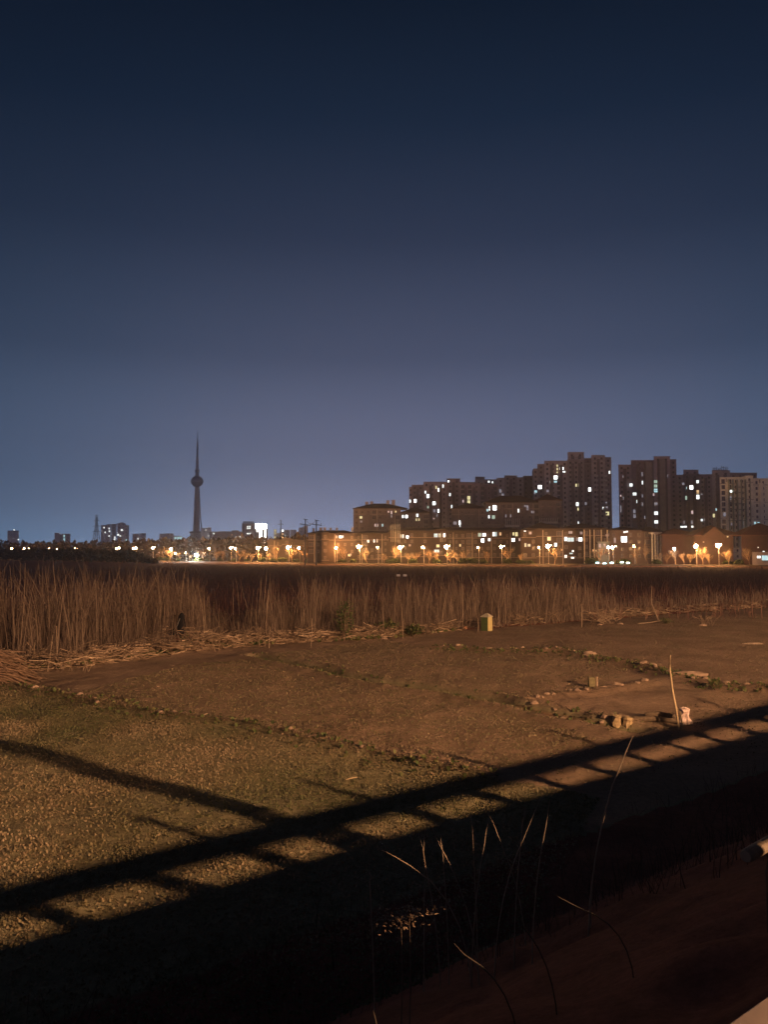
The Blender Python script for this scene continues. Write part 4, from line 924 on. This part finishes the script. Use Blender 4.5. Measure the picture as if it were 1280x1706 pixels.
# television tower
Yt = 2000; pxm = Yt/F; c = W(326.5, 922, Yt)
tt = empty('television_tower', (c.x, Yt, 0), 'tall tapering television tower with a round pod and thin spire', 'tower')
tvm = mat('tower_concrete', (.42, .40, .44), .8, .1, .05); tvd = mat('tower_dark', (.24, .23, .28), .6, .1, .05)
def zt(py): return W(326.5, py, Yt).z
def lathe_t(nm, prof, m_, kk=20):
    k = MB(); k.lathe([(w_/2*pxm, zt(py)) for w_, py in prof], (c.x, Yt, 0), kk); return k.build(nm, m_, tt)
lathe_t('base_hall', [(20, 921), (20, 890.5), (17, 890)], tvm)
lathe_t('base_ring', [(15, 889.8), (23, 888.5), (23.5, 886), (14, 885)], tvd)
lathe_t('shaft', [(12.2, 884.8), (10.6, 870), (9.2, 850), (7.8, 825), (7.2, 812)], tvm, 12)
pod = lathe_t('pod', [(8, 811.8)]+[(20.5*math.sin(math.pi*q/14), 802+9.6*math.cos(math.pi*q/14)) for q in range(2, 13)]+[(7, 792.6)], tvd, 28)
k = MB(); k.lathe([(20.9/2*pxm, zt(803.5)), (21.2/2*pxm, zt(803)), (21.2/2*pxm, zt(801)), (20.9/2*pxm, zt(800.5))], (c.x, Yt, 0), 28); k.build('window_band', glassf, tt)
lathe_t('neck', [(6.5, 792.4), (6.0, 788), (7.5, 785), (9, 784.5), (9, 783), (6, 782.5)], tvd, 12)
lathe_t('upper_shaft', [(5.0, 782.3), (4.5, 763)], tvm, 10)
lathe_t('lower_mast', [(3.6, 762.8), (3.2, 745), (2.4, 737)], tvd, 8)
lathe_t('spire', [(1.7, 736.8), (1.2, 728), (.6, 718)], tvd, 6)
for sx, sy in ((1, .2), (-.1, .9), (-.1, -.9)):
    k = MB(); pts = [];
    for py, off in ((815, 3.6), (840, 4.9), (865, 6.4), (885, 9.0), (905, 13), (921, 16)): pts.append((c.x+sx*off*pxm, Yt+sy*off*pxm, zt(py)))
    k.tube(pts, [1.3, 1.3, 1.4, 1.6, 1.8, 1.9], 8); k.build('leg', tvd, tt)

# transmission pylon and masts
iron = mat('pylon_iron', (.06, .07, .09), .7, .1, 1)
def pylon(px, yt, yb, Y_, hw, label, arms=((868, 5), (878, 6.5), (887, 6)), name='lattice_pylon'):
    b0 = W(px, 922, Y_).x; zT = W(px, yt, Y_).z; t_ = empty(name, (b0, Y_, 0), label, 'pylon'); pm = Y_/F
    prof = [(0, hw*pm), (zT*.45, hw*.55*pm), (zT*.75, hw*.22*pm), (zT*.97, hw*.18*pm)]
    th = .16*Y_/500*1.0
    k = MB()
    for sx in (-1, 1):
        for sy in (-1, 1): k.tube([(b0+sx*w_, Y_+sy*w_, z_) for z_, w_ in prof], [th, th, th*.8, th*.6], 4)
    k.build('leg_frame', iron, t_)
    k = MB(); zz = 0; fl = 1
    def wa(z_): return float(np.interp(z_, [p[0] for p in prof], [p[1] for p in prof]))
    while zz < zT*.95:
        w0 = wa(zz); st = max(2*w0*.9, zT*.05); z1 = min(zz+st, zT*.97); w1 = wa(z1)
        for sy in (-1, 1):
            k.tube([(b0-w0, Y_+sy*w0, zz), (b0+w1, Y_+sy*w1, z1)], [th*.5]*2, 3); k.tube([(b0+w0, Y_+sy*w0, zz), (b0-w1, Y_+sy*w1, z1)], [th*.5]*2, 3)
        k.tube([(b0-w1, Y_-w1, z1), (b0+w1, Y_-w1, z1)], [th*.5]*2, 3); zz = z1
    k.build('bracing', iron, t_)
    for py, aw in arms:
        z_ = W(px, py, Y_).z; k = MB(); k.tube([(b0-aw*pm, Y_, z_), (b0, Y_, z_+.5), (b0+aw*pm, Y_, z_)], [th*.5, th*.9, th*.5], 4); k.tube([(b0-aw*pm, Y_, z_), (b0, Y_, z_+2.0)], [th*.4]*2, 3); k.tube([(b0+aw*pm, Y_, z_), (b0, Y_, z_+2.0)], [th*.4]*2, 3); k.build('crossarm', iron, t_)
    return t_
pylon(159.5, 858, 905, 800, 7.5, 'dark lattice transmission pylon on the left skyline', arms=((859.5, 3), (868, 5), (877, 6.5), (886, 7)))
pylon(467.5, 866, 900, 900, 2.0, 'slim lattice mast right of the bright billboard', arms=((874, 5), (868, 2)), name='lattice_mast')
def ppole(px, yt, Y_, arm, lab):
    b_ = W(px, 922, Y_); T_ = W(px, yt, Y_); t_ = empty('power_pole', (b_.x, Y_, 0), lab, 'power pole', 'power poles by the far street'); k = MB()
    k.tube([(b_.x, Y_, 0), (b_.x, Y_, T_.z)], [.30, .22], 8); k.build('pole', iron, t_)
    z_ = W(px, 874.5, Y_).z; k = MB(); k.tube([(b_.x-arm*1.0, Y_, z_+.4), (b_.x+arm, Y_, z_-.2)], [.16, .16], 4); k.tube([(b_.x-.8, Y_, T_.z+.1), (b_.x+1.1, Y_, T_.z-.3)], [.13, .13], 4); k.build('crossarm', iron, t_)
    for sx in (-1, 1):
        k = MB(); k.lathe([(.1, 0), (.18, .15), (.08, .3), (.16, .45), (.05, .6)], (b_.x+sx*arm*.85, Y_, z_+.2), 8); k.build('insulator', trimm, t_)
    return T_
A = ppole(508.5, 865, 330, 2.3, 'left dark power pole with a long crossarm'); B = ppole(527, 866.5, 330, 2.3, 'right dark power pole with a long crossarm')
k = MB(); pm_ = A.lerp(B, .5)-Vector((0, 0, 2.3)); k.tube([A, A.lerp(pm_, .55)-Vector((0, 0, .15)), pm_, pm_.lerp(B, .5)-Vector((0, 0, .12)), B], [.05]*5, 4)
tag(k.build('power_cable', iron), 'sagging cable strung between the two power poles', 'cable')

# row of low houses and blocks directly behind the far street -----------------------------
t_ = block('low_building', 'long low brown building left of the power poles', 430, [(446, 514, 900, 0), (470, 486, 897.5, -1)], [(471, 896, 'o')+S], wallD, depth=12, cat='building', zmin=5)
# block A with row of chimneys
t_ = block('terrace_block', 'low apartment terrace with a row of roof chimneys behind the power poles', 375, [(513, 592, 889, 0), (536, 548, 887.5, -1.5)],
    [(561, 894.5, 'd', 3, 4), (567.5, 894.5, 'w', 5, 4.5), (571, 894, 'c', 3, 4), (582, 925, 'y', 3.5, 3.5), (584, 924, 'd', 3, 3)], wallD, depth=12, fl=3.4, cat='apartment block', zmin=2.0)
rf = hip(t_, 'roof', 513, 592, 889, 883.5, 375, 12, rooft)
for a in ((520.5, 524, 880.5, 884), (532, 536.5, 879.5, 884), (539, 543, 879.5, 884), (549, 552.5, 880, 884), (559.5, 563, 880, 884), (585.5, 588.5, 879.5, 884)): chimney(t_, rf, *a, 380)
# block B
t_ = block('corner_block', 'brown hip-roofed block with two pairs of chimneys at the left end of the estate', 430, [(589, 668, 847.5, 0), (668, 716, 855, 3)],
    [(601, 862, 'y', 5, 4), (602, 869, 'd', 3, 3), (647.5, 854, 'p', 2, 5.5), (652.5, 854, 'p', 2, 5.5), (659, 852.5, 'y', 3.2, 3), (652.5, 860, 'd', 2, 4), (671.5, 860.5, 'w', 3, 5), (678, 860.5, 'W', 4.6, 5), (695.5, 858.5, 'w', 3.4, 5), (694, 865.5, 'y', 2, 4.5), (698.5, 865.5, 'y', 2, 4.5), (625.5, 875, 'p', 2, 4.5), (629, 875, 'p', 2, 4.5), (637.5, 875, 'c', 2, 4.5)], wallG, depth=14)
rf = hip(t_, 'roof', 589, 678, 847.5, 839, 430, 14, rooft, .8); hip(t_, 'roof', 668, 716, 854.5, 845, 433, 14, rooft, .8)
for a in ((608.5, 613.8, 836.5, 841), (617, 622, 836, 841), (644, 649, 834, 841), (653, 658.5, 833.5, 841)): chimney(t_, rf, *a, 436)
# long front terrace C
t_ = block('terrace_block', 'long low terrace with lit upper windows in the middle of the estate front', 385, [(592, 648, 889, 0), (648, 725, 885, -1.5), (725, 745, 882.5, -3), (745, 872, 886, -1)],
    [(613.5, 901.5, 'w', 3, 5), (623.5, 901, 'w', 2, 5.5), (628.5, 901, 'g', 2, 5.5), (668.5, 893.5, 'g', 2, 6), (671.8, 893.5, 'w', 2, 6), (679, 894.5, 'W', 4, 4.5), (726.5, 892, 'c', 6, 6), (733, 892, 'g', 3.5, 6), (740.5, 891.8, 'W', 4.4, 5.8),
     (799.5, 891, 'g', 5, 6), (807, 891, 'w', 6, 5.5), (804.5, 900.5, 'W', 5, 6), (815.5, 899, 'w', 4, 5), (683, 908.5, 'd', 3, 3), (730, 909.5, 'y', 5, 4.5), (728, 918, 'c', 8, 4.5), (767, 908.5, 'y', 2.4, 4), (823, 890, 'w', 3.6, 7), (827, 890, 'c', 2, 7), (834, 889.5, 'o', 3, 5), (856, 889.5, 'y', 3, 5), (861, 890, 'y', 4, 6.5), (855.5, 899.5, 'W', 5, 5.5), (866, 899, 'p', 2.4, 4)],
    wallD, depth=12, fl=3.2, cw=3.0, zmin=1.8)
rf = hip(t_, 'roof', 592, 648, 889, 884.5, 385, 12, rooft, .6); hip(t_, 'roof', 648, 872, 884.6, 879, 384, 12, rooft, .6)
# glazed stair bays of the terrace
for x0, x1 in ((652, 666), (735, 742)):
    k = MB(); Yb = 383
    for q in np.linspace(x0, x1, 6 if x1-x0 > 8 else 3):
        A = W(q, 903, Yb); B = W(q, 874, Yb) if x1-x0 > 8 else W(q, 886, Yb); k.box((A.x-.12, Yb-1.2, A.z), (A.x+.12, Yb-.9, B.z))
    k.build('bay_mullions', mat('pale_mullion', (.38, .38, .36), .8, .1, 1), t_)
# mid rise D .. E stepped
block('stepped_tower', 'stepped brown high-rise rising behind the hip-roofed corner block', 500, [(682, 686.5, 812, 2), (686.5, 706, 808.5, 1), (706, 745, 803.5, 0), (745, 767, 798, -1.5), (767, 792, 804, 1)],
    [(683.5, 835, 'w', 2.6, 5), (692.5, 834.5, 'W', 5, 5.5), (698.5, 822, 'd', 2, 2.5), (709, 820, 'w', 2.6, 4.5), (713.5, 826.5, 'W', 4.4, 6), (727, 812, 'y', 2.6, 5), (732.5, 816.3, 'W', 4.4, 6), (738.5, 810, 'w', 2.4, 5.5), (747.5, 802, 'W', 2.6, 2.6), (750, 824, 'w', 2.4, 5), (753.5, 844, 'w', 3, 5.5), (723.5, 838.5, 'W', 4.6, 5.5), (732, 851, 'W', 4.8, 5.5), (724, 851, 'd', 4, 5), (728.5, 858.5, 'd', 2, 5), (713.5, 845, 'g', 2.6, 4), (723, 864, 'p', 1.8, 2)], wallA, depth=16, cw=3.4)
block('stepped_tower', 'wide stepped high-rise between the left tower and the tallest tower', 510, [(792, 828, 799.5, 0), (792.5, 808, 795, 6), (828, 841, 797, 3), (841, 862, 793, 2), (862, 873, 796, 1), (872, 890, 793.5, 3)],
    [(780+12.5, 835, 'd', 3, 3), (814.8, 802.5, 'w', 3, 3), (821, 803.5, 'w', 2.2, 3), (834, 818, 'd', 4, 6), (838, 824, 'd', 4, 4), (801, 834, 'd', 2.4, 4), (888.5, 805, 'y', 2.2, 4)], wallB, depth=16, cw=3.6)
k = None
block('slab_block', 'brown slab block with one large yellow lit bay, below the stepped high-rises', 470, [(766, 800, 806, 0), (800, 830, 808.5, 2)],
    [(780, 829.5, 'y', 7.5, 6), (780, 836, 'y', 7.5, 5), (772, 835, 'p', 2, 4.5)], wallA, depth=14, cw=3.4)
# G: hip roofed broad mid-rise
t_ = block('hip_roofed_block', 'broad mid-rise with dark stepped hip roofs in front of the high-rises', 425, [(753, 810, 848, 1), (810, 900, 838, 0), (898, 936, 834.5, -2)],
    [(767.5, 871, 'W', 7, 7), (758.5, 871.5, 'd', 5, 5), (768, 876.5, 'w', 3, 3), (824.5, 846, 'W', 6, 8), (816, 847, 'w', 2, 7), (812.5, 850, 'c', 3, 4), (815, 861, 'w', 2.6, 5), (822.5, 861.5, 'g', 5, 6), (864.3, 850.5, 'w', 2.6, 6.5), (843.3, 859.5, 'd', 2, 5), (851.3, 859.5, 'd', 2, 5), (875, 843.5, 'd', 2.4, 4), (878.5, 846, 'd', 5, 8), (888, 853, 'd', 5, 4)], wallG, depth=14, cw=3.4)
hip(t_, 'roof', 753, 812, 847.6, 838, 426, 14, rooft, .8); hip(t_, 'roof', 809, 900, 837.6, 826, 425, 14, rooft, .7); hip(t_, 'roof', 897, 937, 834, 823, 423, 14, roofr, .9)
for q, (x0, x1, y0, y1) in enumerate(((738, 749, 860, 876), (843, 866, 864, 878), (900, 930, 863, 872))):
    k = MB(); Yb = 421.0; A = W(x0, y1, Yb); B = W(x1, y0, Yb); k.box((A.x, Yb, A.z), (B.x, Yb+2.5, A.z+1.0)); nb = max(3, int((x1-x0)/3))
    for j_ in range(nb+1):
        xx = A.x+(B.x-A.x)*j_/nb; k.box((xx-.12, Yb, A.z+1.0), (xx+.12, Yb+.25, B.z))
    k.build('balcony', mat('balcony_pale', (.44, .42, .40), .85, .1, 1), t_)
# F: the tallest tower
t_ = block('tallest_tower', 'tallest high-rise of the estate with raised roof box and ribbed facade', 480, [(889.5, 896, 781.5, 4), (896, 907.5, 774, 2), (907.5, 946, 768.5, 0), (946, 974, 766, -1.5), (946.5, 973.5, 754, 3), (974, 986, 764, 0), (986, 1008.5, 759, -1.5), (1008.5, 1019, 762.5, 1)],
    [(929, 776, 'y', 2.2, 4), (929, 781.5, 'y', 2.2, 4), (936, 780.5, 'W', 6.5, 4.5), (940, 786, 'w', 5, 2.4), (929, 787, 'y', 2.2, 2.4), (926.3, 795.5, 'W', 6, 6), (919, 797, 'w', 2, 4), (918, 803, 'w', 2.4, 4), (926, 802.5, 'c', 5, 3.4), (900, 811.5, 'W', 6, 6), (893, 819, 'c', 4.4, 4), (888.5+3, 822, 'd', 3, 3), (913, 818, 'd', 4, 4),
     (960.5, 808.5, 'y', 2.6, 5), (965.3, 808.5, 'y', 2.6, 6), (983, 815.5, 'W', 4.4, 6), (963.7, 840, 'w', 7, 6), (975.5, 839, 'd', 5, 5), (965, 848, 'y', 5, 5), (1016, 787, 'w', 2.4, 5), (1012.5, 855.5, 'y', 6, 6), (997, 838.5, 'p', 2, 6), (1005.5, 846.5, 'w', 2, 4), (1010.8, 846, 'd', 5, 5), (965, 870.7, 'w', 3.6, 3.6), (1009.5, 838, 'd', 5, 4), (1012, 817, 'd', 3, 4), (994, 871, 'd', 5, 3)], wallB, depth=18, cw=3.5)
# bay stacks with balconies on the right of the tower
for x0, x1, dy in ((991, 997.5, -2.6), (1006, 1013, -2.6)):
    Yb = 480+dy
    for f_ in range(13):
        k = MB()
        A = W(x0, 794+f_*7.9, Yb); B = W(x1, 794+f_*7.9, Yb); k.box((A.x, Yb, A.z), (B.x, 478.4 if x0 < 1000 else 480.9, A.z+1.1))
        k.build('balcony', mat('balcony_pale', (.44, .42, .40), .85, .1, 1), t_)
# I
t_ = block('round_topped_tower', 'left tower of the right-hand group, with a column of cool lit windows', 480, [(1031, 1052, 775, 2), (1052, 1090, 767.5, 0), (1090, 1117, 761, -2), (1117, 1127.5, 766, 1)],
    [(1100, 777.3, 'w', 4.2, 5), (1093, 802.5, 'g', 5.6, 5), (1093, 809.7, 'g', 5.6, 5), (1093.3, 817.2, 'c', 6, 6), (1101.7, 800.7, 'w', 5, 5), (1089.7, 824, 'p', 2.4, 4), (1093.5, 839.5, 'd', 5.5, 5), (1101.7, 846, 'W', 4.5, 6), (1093.8, 855, 'w', 6, 5.5), (1094, 869.5, 'w', 6, 5), (1070.5, 790, 'd', 2, 7), (1071, 804, 'w', 2, 6), (1052, 808, 'w', 5, 5), (1058, 823, 'w', 6, 4.5), (1041, 830, 'd', 5, 5), (1063.2, 835.5, 'w', 4, 5), (1034.8, 826, 'p', 2, 3), (1071, 826, 'd', 2, 6), (1071, 840, 'd', 2, 6), (1035, 848, 'd', 2, 12), (1057.5, 852, 'd', 4, 6), (1058, 860, 'd', 4, 6), (1076, 862, 'd', 4, 5), (1112.3, 793, 'd', 3, 5), (1039.5, 794, 'd', 3, 4)], wallA, depth=18, cw=3.4)
k = MB()
for x0, x1 in ((1080, 1088), (1103, 1110)):
    A = W(x0, 878, 476); B = W(x1, 764 if x0 > 1100 else 770, 476); k.box((A.x, 477.2, 0), (B.x, 477.98 if x0 > 1090 else 479.98, B.z))
k.build('pilaster', trimm, t_)
block('right_tower', 'dark brown tower with a flat roof box, middle of the right-hand group', 500, [(1127, 1139, 792, 1), (1139, 1165, 790, 0), (1139.5, 1164.5, 783.5, 4), (1165, 1187.5, 791, -1.5), (1108, 1127, 792, 2)],
    [(1125, 806, 'c', 6, 6.5), (1139, 806, 'd', 4, 4), (1146.5, 813, 'c', 5, 4), (1152.5, 812, 'W', 6, 6.5), (1124.5, 822, 'W', 5.6, 5), (1120.5, 822, 'w', 2, 3.5), (1145.7, 829.5, 'g', 6.5, 6.5), (1163, 802.5, 'w', 4, 5), (1163.3, 819.5, 'o', 4, 6), (1163.3, 828, 'W', 4.6, 6.5), (1169.7, 823.3, 'd', 3, 3), (1154, 853.5, 'p', 3, 5.5), (1170, 866.7, 'w', 3, 4), (1174.3, 866, 'd', 2.4, 4), (1117, 879, 'w', 2.4, 2.4), (1125.5, 878, 'w', 3, 3), (1137, 877.8, 'w', 5, 2.6), (1142.5, 877.5, 'w', 5, 2.6), (1154.2, 877.5, 'w', 3.4, 3), (1140.5, 870, 'd', 2, 5), (1153.5, 870, 'd', 3, 6)], wallA, depth=16, cw=3.4)
t_ = block('corner_tower', 'grey tower with rooftop lattice sign at the right', 440, [(1187, 1217, 784.5, 2), (1217, 1262, 788.5, 3)],
    [(1197, 833, 'd', 5, 6), (1190, 859, 'y', 3, 6), (1196, 849, 'c', 6, 4), (1197.5, 859, 'd', 5, 4)], wallB, depth=16, cw=3.6)
k = MB(); rg = random.Random(3)
for ii in range(9):
    A = W(1189+ii*2.9, 784, 446); hh = rg.uniform(1.3, 2.8); k.box((A.x, 446, A.z-.2), (A.x+.22, 446.3, A.z+hh)); k.box((A.x, 446.05, A.z+hh*.6), (A.x+rg.uniform(.5, .9), 446.25, A.z+hh*.6+.25))
A = W(1188, 783.5, 446); B = W(1214, 783.5, 446); k.box((A.x, 446.4, A.z), (B.x, 446.6, A.z+.25)); k.build('rooftop_sign', iron, t_)
t_ = block('cream_block', 'paler cream block with open balcony grid and a lighter side wing at the right edge', 400, [(1200, 1243, 796, 0), (1243, 1255.5, 793.5, -1), (1255.5, 1300, 798, .5)],
    [(1218.7, 818.5, 'W', 3.2, 3.2), (1217, 829.5, 'd', 5, 6), (1208, 857, 'd', 4, 6.5), (1218.3, 873.5, 'd', 5, 4), (1237.7, 870.5, 'w', 3, 2.6), (1238, 877, 'd', 4, 2.4), (1258.5, 871.5, 'c', 3.4, 4.5), (1264.5, 872, 'c', 3.4, 4.5)], wallC, depth=16, fl=3.0, cw=3.1, ww=1.0)
k = MB()   # open balcony frames of the cream block
for q in range(6):
    A = W(1222+q*7-7, 800, 399); 
    k.box((A.x-.15, 398.4, 8), (A.x+.15, 399.99, W(1222, 799, 399).z))
for f_ in range(7):
    A = W(1215, 812+f_*9.3, 399); B = W(1243, 812+f_*9.3, 399); k.box((A.x-.15, 398.3, A.z), (B.x-.02, 398.39+1.5, A.z+.32))
k.build('balcony_frame', mat('balcony_green', (.34, .36, .28), .85, .1, 1), t_)
# H: front villas
t_ = block('front_villa', 'front villa block with dark hip roof, below the tallest tower', 350, [(868, 896, 884, 1), (894, 960, 882, 0), (958, 974, 884, 1.5), (972, 1014, 881, -1)],
    [(884, 888, 'd', 4, 4), (875, 878.5+6, 'w', 3, 2.6), (915.3, 897.5, 'y', 5.5, 6), (926.2, 907.5, 'w', 4.6, 6), (943, 898, 'W', 4, 6), (948.5, 899, 'c', 5, 6.5), (954, 899, 'c', 5, 6.5), (962, 898.5, 'd', 3, 5), (967.5, 898.5, 'W', 6, 6), (876, 908, 'g', 3, 6), (882, 908.5, 'g', 4, 4), (951, 887, 'd', 6, 4), (969, 888, 'd', 4, 4), (1012, 892, 'd', 5, 3), (936.5, 916, 'o', 2.4, 2.4), (989, 917, 'o', 2.4, 3.2), (994, 917.5, 'y', 2, 2.4), (955, 918, 'w', 3, 2.8), (943, 927, 'w', 4, 4.6), (954.5, 929, 'w', 5, 3.2), (952, 922, 'c', 5, 2)], wallD, depth=12, fl=3.1, cw=2.8, zmin=1.8)
hip(t_, 'roof', 880, 934, 881.6, 870, 349.6, 12, rooft, .9); hip(t_, 'roof', 934.5, 1014, 881.2, 872, 349, 12, rooft, .9)
k = MB(); 
for q in (974.5, 984, 991, 1003, 1013):
    A = W(q, 882, 348); k.box((A.x-.16, 348.2, 0), (A.x+.16, 348.9, A.z-.1))
k.build('column', mat('cream_column', (.55, .50, .42), .85, .1, 1), t_)
t_ = block('white_gatehouse', 'pale cyan lit low facade at the street below the front villa', 336, [(996.5, 1016, 903.5, 0)], [(1000, 909, 'd', 3, 6), (1008, 909, 'd', 3, 6)], mat('white_render', (.16, .19, .19), .8, .08, .5), depth=8, fl=3, cw=2.4, cat='building', zmin=1.5)
# M and N: right front houses
t_ = block('gabled_house', 'dark house with a pale gable and pillars right of the white gatehouse', 350, [(1016, 1086, 884, 0), (1086, 1104, 886, -2)],
    [(1040.3, 898.5, 'W', 9.5, 9.5), (1041, 886.5, 'w', 3.4, 2.6), (1045, 885.8, 'w', 3.4, 2.6), (1025, 900, 'd', 3, 8), (1028, 912, 'p', 2, 2)], wallM, depth=12, fl=3.2, zmin=2, cat='house')
hip(t_, 'roof', 1016, 1074, 883.6, 877, 350, 12, rooft, .8); hip(t_, 'roof', 1074, 1104, 885.5, 877.5, 348, 12, rooft, .9)
k = MB(); A = W(1084, 888, 345.5); B = W(1104, 888, 345.5); k.box((A.x, 345.5, A.z-.3), (B.x, 347.99, A.z+.3))
for q in (1087, 1092, 1096, 1101.5):
    A = W(q, 889, 346); k.box((A.x-.28, 345.8, 0), (A.x+.28, 346.4, A.z))
k.build('pillar', mat('pale_pillar', (.52, .50, .46), .85, .25, 1.5), t_)
t_ = block('dark_house', 'dark reddish house with low gabled roof, left one of the right edge group', 340, [(1104, 1160, 892, 0)], [(1170-8, 893, 'd', 2, 2)], wallN, depth=12, cat='house', skipdark=True)
hip(t_, 'roof', 1104, 1165, 891.6, 880, 340, 14, roofr, .7)
t_ = block('dark_house', 'dark reddish house with a tall central gable near the right lamps', 330, [(1158, 1222, 893, 0)], [(1213, 893.5, 'y', 2.2, 3.5), (1173, 903, 'd', 1.6, 1.6)], wallN, depth=14, cat='house', skipdark=True)
hip(t_, 'roof', 1158, 1238, 892.6, 875, 330, 16, roofr, .9)
k = MB(); A = W(1172, 893, 328); B = W(1210, 893, 328); T_ = W(1191, 877, 328)
k.poly([(A.x, 328.2, A.z), (B.x, 328.2, A.z), (T_.x, 328.2, T_.z), (A.x, 337, A.z), (B.x, 337, A.z), (T_.x, 337, T_.z)], [(0, 1, 2), (3, 5, 4), (0, 2, 5, 3), (1, 4, 5, 2), (0, 3, 4, 1)]); k.build('gable', wallN, t_)
t_ = block('dark_house', 'dark reddish house with rising roof cut by the right edge', 325, [(1236, 1320, 893, 0)], [(1273, 919, 'w', 3, 2), (1238+26, 912, 'w', 1.6, 1.6)], wallN, depth=14, cat='house', skipdark=True)
hip(t_, 'roof', 1236, 1322, 892.6, 871, 325, 14, roofr, .9)
t_ = block('lit_kiosk', 'small low kiosk with cyan lit window at the right edge', 312, [(1254, 1292, 921, 0)], [(1265, 928, 'w', 6, 4), (1275, 929.5, 'c', 10, 8)], wallB, depth=6, cat='kiosk', zmin=9, pila=False, band=False)

# cyan ground lights, signboards
for px, py, kd, lab in ((996, 938, 'c', 'leftmost small cyan ground light under the pale facade'), (1008, 939, 'c', 'middle small cyan ground light under the pale facade'), (1020, 938, 'c', 'right small cyan ground light under the pale facade'),
                        (1037, 937, 'g', 'small greenish ground light right of the cyan ones'), (1047, 938, 'g', 'second greenish ground light right of the cyan ones')):
    P = W(px, py, YS(px)-1.5); k = MB(); k.box((P.x-.7, P.y, 0), (P.x+.7, P.y+.35, P.z-.1)); t_ = empty('ground_light', (P.x, P.y, 0), lab, 'light'); k.build('housing', galv, t_)
    k = MB(); k.lathe([(.75, 0), (.8, .15), (.7, .35), (.3, .5)], (P.x, P.y, max(.25, P.z-.1)), 10); k.build('lens', emit('groundlight_'+kd, (.45, .95, 1.0) if kd == 'c' else (.7, .95, .75), 5, True), t_)

# ---------------------------------------------------------------- far woods and scrub
def woods(name, pxs, Yf, hf, n, size, m_, seed, thick=14):
    r = np.random.RandomState(seed); px = pxs[0]+(pxs[1]-pxs[0])*r.rand(n)
    Y0 = np.array([Yf(p) for p in px])+thick*r.rand(n); top = np.array([hf(p) for p in px]); X = (px-640)/F*Y0
    nz = .75+.25*vnoise(X+900, Y0, 6, seed)+.25*vnoise(X+900, Y0, 2.2, seed+1)
    Z = top*nz*(r.rand(n)**.75)
    a = r.rand(n)*2*np.pi; tl = r.rand(n)*1.8-.6; s = size*(.5+r.rand(n))
    d = np.stack([np.cos(a)*np.cos(tl), np.sin(a)*np.cos(tl), np.sin(tl)], 1); sd = np.stack([-np.sin(a), np.cos(a), 0*a], 1); b_ = np.stack([X, Y0, Z], 1)
    P = np.zeros((n, 3, 2, 3))
    for i_, (tt_, ww_) in enumerate(((0, .3), (.5, 1), (1, .15))):
        P[:, i_, 0] = b_+d*(s*tt_)[:, None]-sd*(s*.35*ww_)[:, None]; P[:, i_, 1] = b_+d*(s*tt_)[:, None]+sd*(s*.35*ww_)[:, None]
    return tag(ribbons(name, m_, P, r.rand(n)), kind='stuff')
wood_m = leafmat('winter_woods', [(.045, .030, .022), (.08, .055, .04), (.12, .085, .06)])
scrub_m = leafmat('dark_scrub_leaf', [(.012, .013, .010), (.025, .024, .018), (.04, .035, .025)])
woods('distant_woods', (-120, 620), lambda p: YS(p)+45, lambda p: 5+(922-np.interp(p, [-100, 60, 150, 260, 340, 450, 620], [904, 906, 907, 903, 902, 899, 897]))/F*(YS(p)+45), 15000, 2.6, wood_m, 3, 20)
woods('dark_scrub', (-120, 262), lambda p: YS(p)-95, lambda p: 5+(922-np.interp(p, [-100, 60, 150, 215, 245, 262], [916, 917, 917.5, 920, 929, 938]))/F*(YS(p)-95), 9000, 1.8, scrub_m, 4, 14)

# ---------------------------------------------------------------- the night air
hb = MB(); hb.box((-3200, -300, -1.5), (3200, 2900, 336)); hm = bpy.data.materials.new('haze_air'); hm.use_nodes = True; ht = hm.node_tree
ht.nodes.clear(); ho = ht.nodes.new('ShaderNodeOutputMaterial'); hv = ht.nodes.new('ShaderNodeVolumePrincipled')
hv.inputs['Color'].default_value = (.80, .88, 1.0, 1); hv.inputs['Density'].default_value = HAZE; hv.inputs['Anisotropy'].default_value = .6
ht.links.new(hv.outputs[0], ho.inputs['Volume'])
if HAZE > 0:
    o = hb.build('haze', hm); tag(o, kind='stuff'); o.display_type = 'WIRE'
